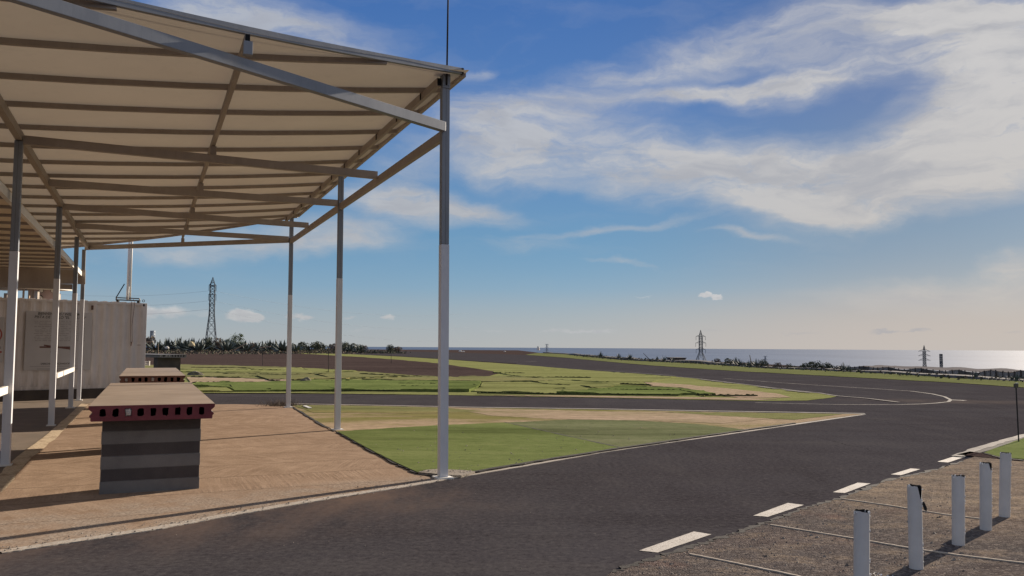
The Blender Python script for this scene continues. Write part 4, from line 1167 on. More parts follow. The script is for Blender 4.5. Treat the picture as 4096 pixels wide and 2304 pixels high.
# ------------------------------------------------------------------ bollards
BOL = [((2167, 1512), 1284, .0285, "pale plastic bollard nearest the bottom edge, with a black torn rim", 11), ((2305, 1433), 1221, .005, "bollard with the big black gash in its top, second from the bottom edge", 12),
       ((2411, 1373), 1196, .03, "middle bollard, cut short with a ragged flat top", 13), ((2480, 1335), 1164, .032, "bollard with a notch torn in its right side, between the middle and the last one", 14), ((2527, 1302), 1139, .055, "bollard farthest along the strip, standing against the green turf corner", 15)]
for (bx, by), ty_, tilt, lab, sd_ in BOL:
    p = g(bx, by); r = random.Random(sd_)
    d = (ray(bx, ty_)); t = p.y / d.y; hgt = EYE.z + d.z * t
    root = thing('bollard', lab, 'bollard', p, 0, 'white plastic bollards on the gravel strip')
    R_ = .048; n = 28; mb = MB()
    lean = Vector((tilt, 0, 1))
    deep = {12: .10, 14: .07}.get(sd_, .010)
    tops = []
    for i in range(n):
        a = 2 * math.pi * i / n
        ragged = .006 * noise.noise(Vector((i * .9, sd_, 0))) + .003 * r.uniform(-1, 1)
        notch = 0
        da = abs((a - math.radians(305) + math.pi) % (2 * math.pi) - math.pi)     # torn on the side towards us, right of the middle
        if da < .62: notch = -deep * (1 - (da / .62) ** 1.3)
        tops.append(hgt + ragged + notch)
    # jagged rim: outer wall, rim, dark inner wall
    lv = [0, .5, .9]
    rings = []
    for f_ in lv:
        rings.append([p + lean * (tops[i] * f_) + Vector((R_ * math.cos(2 * math.pi * i / n), R_ * math.sin(2 * math.pi * i / n), 0)) for i in range(n)])
    rings.append([p + lean * tops[i] + Vector((R_ * math.cos(2 * math.pi * i / n), R_ * math.sin(2 * math.pi * i / n), 0)) for i in range(n)])
    inner = [p + lean * (tops[i] - .001) + Vector(((R_ - .005) * math.cos(2 * math.pi * i / n), (R_ - .005) * math.sin(2 * math.pi * i / n), 0)) for i in range(n)]
    low_ = [p + lean * (hgt - .16) + Vector(((R_ - .005) * math.cos(2 * math.pi * i / n), (R_ - .005) * math.sin(2 * math.pi * i / n), 0)) for i in range(n)]
    allr = rings
    mb.v = [tuple(x) for R2 in allr for x in R2]
    for k in range(len(allr) - 1):
        for i in range(n):
            j = (i + 1) % n; mb.f.append((k * n + i, k * n + j, (k + 1) * n + j, (k + 1) * n + i)); mb.m.append(0)
    mb.build('pipe', 'bollard_pvc', root, smooth=True)
    mb = MB(); mb.v = [tuple(x) for R2 in (rings[-1], inner, low_) for x in R2]
    for k in range(2):
        for i in range(n):
            j = (i + 1) % n; mb.f.append((k * n + i, k * n + j, (k + 1) * n + j, (k + 1) * n + i)); mb.m.append(0)
    mb.f.append(tuple(range(2 * n, 3 * n))); mb.m.append(0)
    mb.build('inside', 'bollard_inner', root)
    mb = MB()
    for k in range(5):
        i = r.choice([23, 24, 26, 27, 3, 12, 15, 16])
        q = rings[-1][i] + Vector((r.uniform(-.008, .008), r.uniform(-.006, .006), r.uniform(-.012, .004)))
        mb.box(q, r.uniform(.006, .014), .006, r.uniform(.006, .016), Vector((1, .2, .3)).normalized(), Vector((-.2, 1, 0)).normalized())
    for k in range(9):
        zf = r.uniform(.05, .97)
        a = math.radians(r.uniform(-24, -12))
        q = p + lean * (hgt * zf) + Vector(((R_ + .001) * math.cos(a), (R_ + .001) * math.sin(a), 0))
        mb.box(q, .006, .006, r.uniform(.006, .016))
    mb.build('peeling_flakes', 'pvc_break', root)
    if sd_ == 12:
        mb = MB(); q = p + lean * (hgt - .16) + Vector((R_ + .012, -.02, 0))
        mb.hexa([q + Vector((x * .9, 0, z)) for x, z in ((-.012, .045), (.0, .045), (.022, .0), (.018, -.022), (.006, -.018), (-.008, .015))], [q + Vector((x * .9, .012, z)) for x, z in ((-.012, .045), (.0, .045), (.022, .0), (.018, -.022), (.006, -.018), (-.008, .015))])
        mb.build('torn_flap', 'bollard_inner', root)
# sparkling foil scraps beside the first bollard
q = g(2205, 1452)
mb = MB(); r = random.Random(2)
for k in range(26):
    c = q + Vector((r.gauss(0, .045), r.gauss(0, .03), .016 + r.uniform(0, .006)))
    mb.box(c, r.uniform(.004, .012), r.uniform(.004, .010), .002, Vector((1, 0, r.uniform(-.6, .6))).normalized())
tag(mb.build('foil_scrap', 'silver_flake'), "shiny crumpled foil on the gravel at the foot of the nearest bollard", 'litter')
# thin black post with a lamp box on the green corner
p = g(2563, 1115); d = ray(2555, 966); hgt = EYE.z + d.z * (p.y / d.y)
lp = thing('marker_post', "thin black post with a small lamp box, standing on the green corner", 'marker post', p)
mb = MB(); mb.tube(p, p + Vector((-.012, 0, hgt - .06)), .011, 8); mb.build('stem', 'black_metal', lp)
mb = MB(); mb.box(p + Vector((-.012, 0, hgt - .03)), .055, .055, .075); mb.build('lamp_box', 'bronze' if 'bronze' in MATS else 'valve_box', lp, bevel=.006)
mb = MB(); mb.box(p + Vector((.004, 0, hgt + .012)), .035, .04, .022); mb.build('lens', 'lamp_glass', lp)

# ------------------------------------------------------------------ pylons
def pylon(name, label, base, htot, wb, wt, waist, arms, rot, mat, th, style='armed', group='lattice pylons'):
    """base point, total height, width at foot / at shaft, waist height, arms [(z, half length, insulator length)]"""
    root = thing(name, label, 'pylon', base, rot, group)
    ex, ey = Vector((math.cos(rot), math.sin(rot), 0)), Vector((-math.sin(rot), math.cos(rot), 0))
    B = Vector(base)
    def half(z): return (wb + (wt - wb) * z / waist) / 2 if z < waist else wt / 2
    top = max(a[0] for a in arms) if arms else htot
    mb = MB()
    zs = [0]
    while zs[-1] < top - .01:
        st = max(1.2, half(zs[-1]) * 2 * 1.05)
        zs.append(min(top, zs[-1] + st))
    cs = [(-1, -1), (1, -1), (1, 1), (-1, 1)]
    P = lambda z, c: B + ex * (half(z) * c[0]) + ey * (half(z) * c[1]) + Vector((0, 0, z))
    for a, b in zip(zs, zs[1:]):
        for i, c in enumerate(cs):
            d = cs[(i + 1) % 4]
            mb.bar(P(a, c), P(b, c), th, th)
            mb.bar(P(a, c), P(b, d), th * .55, th * .55); mb.bar(P(a, d), P(b, c), th * .55, th * .55)
            mb.bar(P(b, c), P(b, d), th * .5, th * .5)
    if htot > top:
        for c in cs: mb.bar(P(top, c), B + Vector((0, 0, htot)), th * .8, th * .8)
        for f_ in (.35, .65):
            z = top + (htot - top) * f_; h = half(top) * (1 - f_)
            for i, c in enumerate(cs):
                d = cs[(i + 1) % 4]
                mb.bar(B + ex * h * c[0] + ey * h * c[1] + Vector((0, 0, z)), B + ex * h * d[0] + ey * h * d[1] + Vector((0, 0, z)), th * .5, th * .5)
                mb.bar(P(top, c), B + ex * h * d[0] + ey * h * d[1] + Vector((0, 0, z)), th * .4, th * .4)
    mb.build('mast', mat, root)
    ends = []
    for z, L, ins in arms:
        h = half(z)
        ma = MB()
        for sgn in (-1, 1):
            tip = B + ex * (L * sgn) + Vector((0, 0, z + (0 if style != 'droop' else -.04 * L)))
            for y in (-1, 1):
                ma.bar(B + ex * (h * sgn) + ey * (h * y) + Vector((0, 0, z)), tip, th * .6, th * .6)
                ma.bar(B + ex * (h * sgn) + ey * (h * y) + Vector((0, 0, z + L * .30)), tip, th * .5, th * .5)
            for f_ in (.35, .65):
                q = B + ex * ((h + (L - h) * f_) * sgn) + Vector((0, 0, z)); ma.bar(q, q + Vector((0, 0, L * .30 * (1 - f_))), th * .4, th * .4)
            ends.append(tip)
        for y in (-1, 1):
            ma.bar(B - ex * h + ey * (h * y) + Vector((0, 0, z)), B + ex * h + ey * (h * y) + Vector((0, 0, z)), th * .6, th * .6)
        ma.build('crossarm', mat, root)
        if ins:
            for sgn in (-1, 1):
                tip = B + ex * (L * sgn) + Vector((0, 0, z))
                mi = MB(); mi.tube(tip, tip - Vector((0, 0, ins)), th * .45, 6); mi.build('insulator', mat, root)
    return root, ends
def at_far(x, ytop, ybase, Y):
    b = gy(x, ybase, Y); t = gy(x, ytop, Y); return b, t.z - b.z
# big pylon on the left: narrow arms, seen almost end on
b, h = at_far(530.5, 697, 861, 330.)
b.z = -.3; h = gy(530.5, 697, 330.).z - b.z
sc = 330. / 2076 * .99
zz = lambda y: gy(530.5, y, 330.).z - b.z
pyl, _ = pylon('pylon', "large pylon with short arms rising over the spiky hedge left of the canopy posts", (b.x, b.y, b.z), h, 28 * sc, 11.5 * sc, zz(790), [(zz(717.5), 8.8 * sc, 14.5 * sc), (zz(741), 9.0 * sc, 15.5 * sc), (zz(765), 8.2 * sc, 0)], math.radians(12), 'pylon_steel', .20)
b, h = at_far(1763.5, 830, 925, 480.)
gz = land(b.x, b.y); sc = 480. / 2076; top = gy(1763.5, 830, 480.).z; zz = lambda y: gy(1763.5, y, 480.).z - gz
pylon('pylon', "pylon with three pairs of wide arms against the sea, behind the hedge at the verge", (b.x, b.y, gz), top - gz, 24 * sc, 7.4 * sc, zz(893), [(zz(846.5), 12 * sc, 9.5 * sc), (zz(863), 13 * sc, 9.5 * sc), (zz(879.3), 12 * sc, 10 * sc)], math.radians(3), 'pylon_steel', .20)
b, h = at_far(1375.5, 865.5, 890, 900.)
gz = land(b.x, b.y); sc = 900. / 2076; top = gy(1375.5, 865.5, 900.).z; zz = lambda y: gy(1375.5, y, 900.).z - gz
pylon('pylon', "small faraway pylon near the white stone at the head of the verge", (b.x, b.y, gz), top - gz, 16 * sc, 2.3 * sc, zz(884), [(zz(866.2), 4.4 * sc, 3.5 * sc), (zz(873.5), 4.6 * sc, 3.0 * sc), (zz(880.5), 4.2 * sc, 2.4 * sc)], .05, 'pylon_steel_far', .26)
b, h = at_far(1925.5, 895, 925, 1000.)
gz = land(b.x, b.y); sc = 1000. / 2076; top = gy(1925.5, 895, 1000.).z; zz = lambda y: gy(1925.5, y, 1000.).z - gz
pylon('pylon', "tiny pylon in front of the sea between the wide-armed pylon and the greenhouses", (b.x, b.y, gz), top - gz, 16 * sc, 2.6 * sc, zz(912), [(zz(896.5), 5 * sc, 1.8 * sc), (zz(904), 5.5 * sc, 1.6 * sc)], .05, 'pylon_steel_far', .26)
b, h = at_far(2326.5, 868, 935, 520.)
gz = land(b.x, b.y); sc = 520. / 2076; top = gy(2326.5, 868, 520.).z; zz = lambda y: gy(2326.5, y, 520.).z - gz
pylon('pylon', "pylon with drooping plain arms rising above the greenhouses", (b.x, b.y, gz), top - gz, 14 * sc, 5.2 * sc, zz(915), [(zz(883.5), 15.5 * sc, 0), (zz(895), 16.2 * sc, 0), (zz(906.3), 15.5 * sc, 0)], math.radians(2), 'pylon_steel', .20, 'droop')
b, h = at_far(2367, 890, 930, 640.)
gz = land(b.x, b.y); sc = 640. / 2076; top = gy(2367, 890, 640.).z
def frame_tower(label, x, ytop, Y, wpx, mat, th, plat):
    gz = land(gy(x, 900, Y).x, Y); sc = Y / 2076; top = gy(x, ytop, Y).z; b = gy(x, ytop, Y)
    root = thing('lattice_tower', label, 'tower', (b.x, b.y, gz), 0, 'armless lattice towers')
    B = Vector((b.x, b.y, gz)); h = top - gz; w = wpx * sc / 2
    mb = MB(); z = 0
    while z < h - .1:
        z2 = min(h, z + 2.2 * w)
        for i, c in enumerate([(-1, -1), (1, -1), (1, 1), (-1, 1)]):
            d = [(-1, -1), (1, -1), (1, 1), (-1, 1)][(i + 1) % 4]
            P = lambda z, c: B + Vector((w * c[0], w * c[1], z))
            mb.bar(P(z, c), P(z2, c), th, th); mb.bar(P(z, c), P(z2, d), th * .5, th * .5); mb.bar(P(z, d), P(z2, c), th * .5, th * .5)
        z = z2
    mb.build('mast', mat, root)
    for y in plat:
        zz = gy(x, y, Y).z - gz
        mb = MB(); mb.box(B + Vector((0, 0, zz)), w * 2.5, w * 2.5, th * 1.2); mb.build('platform', mat, root)
frame_tower("straight armless lattice tower to the right of the drooping pylon", 2367, 890.5, 640., 4.6, 'pylon_steel', .34, (892, 899.5, 912))
frame_tower("short lattice tower top peeping over the hedge beside the container", 384.5, 832, 420., 7.5, 'pylon_steel_far', .42, (833.5, 841))

# conductors of the left-hand line
def wire(label, a, b_, sag):
    pts = [a.lerp(b_, i / 24) - Vector((0, 0, sag * 4 * (i / 24) * (1 - i / 24))) for i in range(25)]
    mb = MB(); mb.pathtube(pts, .030, 4)
    tag(mb.build('power_line', 'wire'), label, 'cable', 'conductors of the left pylon')
for i, (y0, yl, yr, wd) in enumerate(((732, 741, 770, 'upper'), (757, 766, 806, 'middle'), (778, 789, 838, 'lower'))):
    a = gy(523, y0, 329.); l_ = gy(150, yl, 300.); r_ = gy(1180, yr + 18, 520.); a2 = gy(538, y0, 331.)
    wire("%s conductor from the left pylon towards the container" % wd, a, l_, 1.2)
    wire("%s conductor from the left pylon away behind the canopy posts" % wd, a2, r_, 5.)

# ------------------------------------------------------------------ plants
def leaf_clump(seed, n, w, h, size, mat_leaf, stems=5, stalks=0):
    r = random.Random(seed); mb = MB()
    lobes = [(r.uniform(-.32, .32) * w, r.uniform(-.32, .32) * w, r.uniform(.30, .74) * h, r.uniform(.20, .34)) for _ in range(8)]
    for k in range(n):
        lx, ly, lz_, lr = r.choice(lobes)
        while True:
            d = Vector((r.uniform(-1, 1), r.uniform(-1, 1), r.uniform(-1, 1)))
            if d.length < 1: break
        d = d.normalized() * (d.length ** .5)
        c = Vector((lx + d.x * lr * w, ly + d.y * lr * w, max(.04 * h, lz_ + d.z * lr * h)))
        s_ = size * r.uniform(.5, 1.3)
        a = Vector((r.gauss(0, 1), r.gauss(0, 1), r.gauss(0, 1))).normalized(); b = a.orthogonal().normalized()
        b = Matrix.Rotation(r.uniform(0, 6.28), 3, a) @ b
        cth = a.cross(b)
        mb.face([c - b * s_, c + cth * s_ * .45, c + b * s_, c - cth * s_ * .4])
    return mb
def stems_mb(seed, n, w, h, rad):
    r = random.Random(seed); mb = MB()
    for k in range(n):
        t = Vector((r.uniform(-.35, .35) * w, r.uniform(-.35, .35) * w, h * r.uniform(.5, .85)))
        b0 = Vector((t.x * .15, t.y * .15, 0)); m_ = b0.lerp(t, .5) + Vector((r.uniform(-.05, .05) * w, r.uniform(-.05, .05) * w, 0))
        mb.tube(b0, m_, rad, 6, rad * .7); mb.tube(m_, t, rad * .7, 5, rad * .3)
    return mb
def agave_mb(seed, n, h):
    r = random.Random(seed); mb = MB()
    for k in range(n):
        a = 2.399 * k + r.uniform(-.2, .2); t = (k + .5) / n
        el_ = math.radians(86 - 66 * t + r.uniform(-6, 6)); L = h * r.uniform(.85, 1.12) * (1 - .18 * t)
        d = Vector((math.cos(a) * math.cos(el_), math.sin(a) * math.cos(el_), math.sin(el_)))
        side = Vector((-math.sin(a), math.cos(a), 0)); nn = d.cross(side)
        base = Vector((math.cos(a), math.sin(a), 0)) * .06 * h + Vector((0, 0, .04 * h))
        w = h * .062
        pts = []
        for f_, ww in ((0, .8), (.3, 1.15), (.65, .85), (1., .06)):
            c = base + d * (L * f_) + Vector((0, 0, -.10 * L * f_ * f_ * t))
            pts.append((c - side * w * ww, c + nn * w * .5 * ww, c + side * w * ww))
        for p_, q_ in zip(pts, pts[1:]):
            mb.face([p_[0], p_[1], q_[1], q_[0]]); mb.face([p_[1], p_[2], q_[2], q_[1]])
    return mb
def plant(name, label, cat, loc, scale, proto, group, rz):
    root = proto if not proto.get('used') else copy_tree(proto)
    root['used'] = True
    root.location = loc; root.rotation_euler = (0, 0, rz); root.scale = (scale[0], scale[0], scale[1])
    root['label'] = label; root['category'] = cat
    if group: root['group'] = group
    return root
def make_agave(seed):
    root = thing('agave', '', 'agave')
    agave_mb(seed, 26, 1.0).build('leaves', 'agave_leaf', root)
    mb = MB(); mb.tube((0, 0, 0), (0, 0, .14), .10, 8, .06); mb.build('stump', 'bark', root)
    return root
def make_shrub(seed, mat='shrub_leaf', n=520, size=.075):
    root = thing('shrub', '', 'shrub')
    leaf_clump(seed, n, 1.0, 1.0, size, mat).build('foliage', mat, root)
    stems_mb(seed, 7, 1.0, 1.0, .02).build('stem', 'bark', root)
    return root
AG = [make_agave(20 + i) for i in range(3)]
SHR = [make_shrub(40 + i) for i in range(3)]
DRY = [make_shrub(50 + i, 'dry_scrub', 420, .08) for i in range(2)]
ORD = ['nearest to', 'second from', 'third from', 'fourth from', 'fifth from', 'sixth from', 'seventh from', 'eighth from', 'ninth from', 'tenth from', 'eleventh from', 'twelfth from', 'thirteenth from', 'fourteenth from', 'fifteenth from', 'sixteenth from', 'seventeenth from', 'eighteenth from', 'nineteenth from', 'twentieth from', 'twenty-first from', 'twenty-second from', 'twenty-third from', 'twenty-fourth from', 'twenty-fifth from', 'twenty-sixth from', 'twenty-seventh from', 'twenty-eighth from', 'twenty-ninth from', 'thirtieth from']
rp_ = random.Random(9)
YH = 185.
pxm = YH / 2076.
# spiky agaves and round bushes of the left hedge: (photo x, top y)
ag = [(396, 850, 0), (420, 844, 1), (446, 842, 1), (468, 843.5, 2), (486, 846, 0), (500, 849, 2), (515, 849, 1), (559, 845, 1), (571, 847, 2), (576, 851, 0), (616, 851, 1), (640, 852, 2), (662, 853, 0), (680, 850, 1), (697, 849, 2), (712, 851, 0), (746, 857, 1), (880, 861, 2), (905, 864, 0)]
for i, (x, yt, k) in enumerate(ag):
    Y = YH + rp_.uniform(-8, 12); b = gy(x, 880, Y); b.z = -.05
    h = (gy(x, yt, Y).z) * .86
    plant('agave', "spiky agave in the far left hedge, %s the container" % ORD[i], 'agave', b, (h * rp_.uniform(1.5, 2.0), h), AG[k], 'agaves of the left hedge', rp_.uniform(0, 6))
sh_ = [(374, 840.5, 34, 0, 'dry'), (530, 853, 22, 0, ''), (546, 850, 26, 1, 'dry'), (521, 846, 24, 2, ''), (603, 858, 26, 0, ''), (635, 862, 20, 1, 'dry'), (670, 861, 22, 1, ''), (735, 862, 24, 2, ''), (760, 858, 26, 2, ''), (785, 858, 34, 0, ''), (805, 857.5, 36, 1, ''), (836, 861, 22, 2, 'dry'), (856, 860, 30, 0, ''), (874, 858, 26, 1, ''), (895, 862, 28, 2, ''), (915, 866, 22, 0, 'dry'), (982, 865, 20, 1, ''), (1000, 869.5, 30, 2, 'dry')]
for i, (x, yt, wpx, k, dry) in enumerate(sh_):
    Y = YH + 5 + rp_.uniform(-6, 14); b = gy(x, 880, Y); b.z = -.05
    h = gy(x, yt, Y).z * 1.05
    plant('shrub', "%s in the far left hedge, %s the container" % ('dry brown bush' if dry else 'dark rounded bush', ORD[i]), 'shrub', b, (wpx * Y / 2076. * 1.15, h), (DRY[k % 2] if dry else SHR[k]), 'bushes of the left hedge', rp_.uniform(0, 6))
# the light green tree of the hedge
Y = YH + 12; b = gy(592, 880, Y); b.z = 0; h = gy(592, 838, Y).z; wd = 58 * Y / 2076.
tr = thing('tree', "pale green airy tree standing among the spiky agaves of the left hedge", 'tree', b)
r = random.Random(31); mbk, mbl = MB(), MB()
crowns = [(-.34, .42, .20), (-.18, .66, .20), (.02, .80, .20), (.16, .72, .19), (.30, .50, .18), (.40, .36, .16), (-.05, .52, .2), (.12, .45, .2), (-.42, .60, .12), (.22, .88, .1)]
mbk.tube(b, b + Vector((.1, 0, h * .35)), .22, 8, .16)
for cx, cz, cr in crowns:
    c = b + Vector((cx * wd, r.uniform(-.25, .25) * wd, cz * h)); mbk.tube(b + Vector((.1, 0, h * .33)), c, .10, 6, .03)
    for k in range(150):
        d = Vector((r.gauss(0, .5), r.gauss(0, .5), r.gauss(0, .42))) * (cr * wd * .75)
        s_ = r.uniform(.08, .20); a = Vector((r.gauss(0, 1), r.gauss(0, 1), r.gauss(0, 1))).normalized(); q_ = a.orthogonal().normalized(); w_ = a.cross(q_)
        mbl.face([c + d - q_ * s_, c + d + w_ * s_ * .5, c + d + q_ * s_, c + d - w_ * s_ * .5])
mbk.build('trunk', 'bark', tr); mbl.build('crown', 'tree_leaf', tr)
# low scrub knitting the hedges together
def scrub(name, pts, seed, per, hfun, size, mats, spread=2.5):
    r = random.Random(seed); mb = MB()
    for (a, b_) in zip(pts, pts[1:]):
        L = (b_ - a).length
        for k in range(int(L * per)):
            c = a.lerp(b_, r.random()) + Vector((r.gauss(0, 1.0), r.gauss(0, spread), 0))
            hh = hfun(c) * (.35 + .65 * abs(noise.noise(Vector((c.x * .23, c.y * .11, seed)))) * 1.6)
            c.z += r.uniform(-.2, 1) * hh
            s_ = size * r.uniform(.5, 1.4); n_ = Vector((r.gauss(0, 1), r.gauss(0, 1), r.gauss(0, .6))).normalized(); q_ = n_.orthogonal().normalized(); w_ = n_.cross(q_)
            mb.k = 0 if r.random() < .6 else 1
            mb.face([c - q_ * s_, c + w_ * s_ * .6, c + q_ * s_, c - w_ * s_ * .6])
    o = mb.build(name, mats); o['kind'] = 'stuff'
    return o
P = [Vector((gy(x, 880, YH + 2).x, YH + 2, 0)) for x in (340, 450, 560, 650, 740, 830, 920, 1010)]
scrub('scrub', P, 3, 60, lambda c: 1.0 if c.x < -30 else .6, .22, ['shrub_leaf', 'dry_scrub'])
P = [Vector((gy(x, 880, 160.).x, 160., 0)) for x in (345, 450, 560, 640, 720)]
scrub('scrub', P, 5, 46, lambda c: .75, .20, ['dry_scrub', 'shrub_leaf'], 9.)
P = [Vector((gy(x, 880, 172.).x, 172., 0)) for x in (345, 450, 560, 640, 720, 800, 900)]
scrub('scrub', P, 6, 30, lambda c: .7, .22, ['dry_scrub', 'dry_scrub'], 6.)
# dry stalks and planks near the left hedge
for (x1, y1, x2, y2, Y, lab) in ((588, 881, 620, 864, 150., "fallen pale timber pole leaning at the foot of the hedge tree"), (652, 875, 681, 871.5, 150., "pale timber pole lying at the foot of the largest agave clump"), (366, 859.5, 384, 859.5, 150., "grey plank lying in the hedge close to the container")):
    a, b_ = gy(x1, y1, Y), gy(x2, y2, Y)
    mb = MB(); mb.tube(a, b_, .10, 7, .07); tag(mb.build('timber_pole', 'timber'), lab, 'pole')
q = gy(480, 868, 150.); mb = MB(); r = random.Random(3)
bm_ = bmesh.new(); bmesh.ops.create_icosphere(bm_, subdivisions=2, radius=1)
def rock(name, label, q, sx, sy, sz, mat, seed, cat='stone'):
    bm_ = bmesh.new(); bmesh.ops.create_icosphere(bm_, subdivisions=3, radius=1)
    for v in bm_.verts:
        k = 1 + .35 * noise.noise(v.co * 1.4 + Vector((seed, 0, 0))) + .12 * noise.noise(v.co * 4 + Vector((seed, 3, 0)))
        v.co = Vector((v.co.x * sx * k, v.co.y * sy * k, max(-.25, v.co.z) * sz * k))
    me = bpy.data.meshes.new(name); bm_.to_mesh(me); bm_.free(); me.materials.append(MATS[mat])
    o = bpy.data.objects.new(name, me); COL.objects.link(o); o.location = q
    return tag(o, label, cat)
q = gy(482, 864, 150.); rock('rock', "yellowish boulder at the foot of the hedge, left of the pylon", Vector((q.x, q.y, q.z - .3)), .5, .5, .75, 'yellow_stone', 2)
q = gy(420, 874, 140.); rock('rock', "small white stone on the dirt in front of the hedge, nearest the container", Vector((q.x, q.y, q.z - .1)), .32, .3, .28, 'white_stone', 4)
q = gy(1354, 877.5, 300.); rock('rock', "white stone standing at the head of the verge beside the small pylon", Vector((q.x, q.y, q.z - .2)), .55, .5, 1.1, 'white_stone', 6)
for i, (x, y, s_) in enumerate(((1158, 884.5, .5), (1166, 885, .35), (1270, 884.5, .3))):
    q = g(x, y); rock('rock', ("pale stone at the runway head behind the corner post", "smaller pale stone beside the one behind the corner post", "little pale stone alone at the runway head")[i], q, s_ * 1.1, s_, s_ * .8, 'white_stone', 8 + i)
q = g(770, 962.5); rock('valve_cover', "brown domed valve cover lying on the turf between the second and third posts", Vector((q.x, q.y, .05)), .22, .2, .17, 'valve_box', 11, 'valve cover')
q = g(492, 946); rock('rock', "dark flat stone on the turf just right of the brown bench", Vector((q.x, q.y, .05)), .38, .25, .20, 'valve_box', 13)
q = g(768, 1022); mb = MB(); mb.bar(g(766, 1021, .03), g(780, 1026.5, .03), .09, .02); tag(mb.build('plank', 'white_enamel'), "short pale plank on the sandy turf between the second and third posts", 'plank')
# marker sticks standing in the dirt field
for i, (x, yb, yt, lab) in enumerate(((660.5, 920, 872, "thin dark stick in the dirt left of the third post"), (826, 938, 875, "thin dark stick in the dirt between the second and third posts"), (984, 914, 891, "short stick in the turf left of the corner post"), (398, 894, 866, "thin pale stake behind the grey bench"))):
    b_ = g(x, yb) if i < 3 else g(x, 894); d = ray(x, yt); t = gy(x, yt, b_.y)
    mb = MB(); mb.tube(b_, t, .022 if i < 3 else .05, 6); tag(mb.build('marker_stick', 'old_wood' if i < 3 else 'timber'), lab, 'stick')
# weeds at the foot of the third post
q = g(712, 1022); wroot = thing('weed', "tuft of dry weeds at the foot of the third post", 'weed', q)
r = random.Random(6); mb = MB()
for k in range(260):
    a = r.uniform(0, 6.28); L = r.uniform(.08, .30); c = q + Vector((r.gauss(-.05, .22), r.gauss(0, .10), .005)); d = Vector((math.cos(a) * .6, math.sin(a) * .6, r.uniform(.4, 1))).normalized(); sd2 = d.orthogonal().normalized() * .006
    mb.face([c - sd2, c + sd2, c + d * L])
mb.build('blades', 'dry_scrub', wroot)
for i, x in enumerate((742, 752, 768, 806, 812, 830, 842, 850, 1040, 1052)):
    pass

# ------------------------------------------------------------------ the edge beyond the runway
def edge_pt(x, ypx, off=2.0):   # a point just beyond the verge, under photo column x
    q = g(x, ypx); return q
vy = lambda x: (884 + (x - 1380) * (894 - 884) / 120 if x < 1500 else 888 + (x - 1500) * (896 - 888) / 100 if x < 1600 else 896 + (x - 1600) * (961 - 896) / 976)
VP_ = VERGE_TOP
def verge_y(x):
    for (a, b_), (c, d) in zip(VP_, VP_[1:]):
        if x <= c: return b_ + (d - b_) * (x - a) / (c - a)
    return VP_[-1][1]
# low dark bank of stones and scrub along the edge
P = [Vector(g(x, verge_y(x) - .2)) + Vector((.9, 1.0, 0)) for x in (1360, 1390, 1420, 1460, 1500, 1550, 1600, 1680, 1760, 1850, 1950, 2050, 2150, 2250, 2350, 2450, 2576, 2700)]
mb = MB(); 
for a, b_ in zip(P, P[1:]):
    n_ = 7
    for k in range(n_):
        p0, p1 = a.lerp(b_, k / n_), a.lerp(b_, (k + 1) / n_)
        def pr(p): 
            hh = (.26 if p.y > 75 else .12) + .2 * noise.noise(Vector((p.x * .5, p.y * .13, 2)))
            if p.y < 130: hh *= 1.0
            return [p + Vector((-.5, -.6, -.1)), p + Vector((-.15, -.2, hh * .8)), p + Vector((.5, .5, hh)), p + Vector((1.6, 1.6, -.8))]
        A, B_ = pr(p0), pr(p1)
        for i in range(3): mb.face([A[i], A[i + 1], B_[i + 1], B_[i]])
struct(mb.build('bank', 'stone_wall'))
scrub('scrub', P[3:], 8, 30, lambda c: .36 if c.y > 75 else .22, .11, ['shrub_leaf', 'dry_scrub'])
es = [(1700, 0), (1716, 0)]
edge_sh = [(1745, 908, 16, ''), (1785, 903, 20, 'dry'), (1818, 901, 26, ''), (1862, 908, 26, ''), (1905, 904, 24, ''), (1940, 913, 22, 'dry'), (1972, 915, 20, ''), (2000, 917, 24, ''), (2020, 909.5, 30, ''), (2044, 908.5, 34, ''), (2072, 911, 30, ''), (2100, 921, 30, 'dry'), (2140, 929, 26, ''), (2178, 931, 26, 'dry'), (2210, 932, 30, ''), (2310, 941, 26, ''), (2362, 943, 26, 'dry'), (2424, 946, 26, ''), (2450, 947, 24, 'dry'), (2530, 950, 30, ''), (2556, 948, 30, '')]
for i, (x, yt, wpx, dry) in enumerate(edge_sh):
    b_ = g(x, verge_y(x) - .5) + Vector((1.2, 2.0, 0)); b_.z = -.25
    t = gy(x, yt - 1.5, b_.y); h = t.z - b_.z
    plant('shrub', "%s along the seaward verge, %s the far end of the runway" % ('dry brown bush' if dry else 'dark bush', ORD[i]), 'shrub', b_, (wpx * b_.y / 2076. * 1.15, h * 1.02), (DRY[i % 2] if dry else SHR[i % 3]), 'bushes along the seaward verge', rp_.uniform(0, 6))
edge_ag = [(1500, 884.5), (1545, 888), (1572, 889), (1640, 896), (1658, 894), (1680, 897.5), (1838, 899), (1846, 902), (1868, 906), (1888, 903), (2108, 914), (2120, 917), (2444, 939), (2549, 940)]
for i, (x, yt) in enumerate(edge_ag):
    b_ = g(x, verge_y(x) - .3) + Vector((.8, 1.0, 0)); b_.z = -.1
    h = max(.5, gy(x, yt, b_.y).z - b_.z)
    plant('agave', "small agave along the seaward verge, %s the far end of the runway" % ORD[i], 'agave', b_, (h * .8, h), AG[i % 3], 'agaves along the seaward verge', rp_.uniform(0, 6))
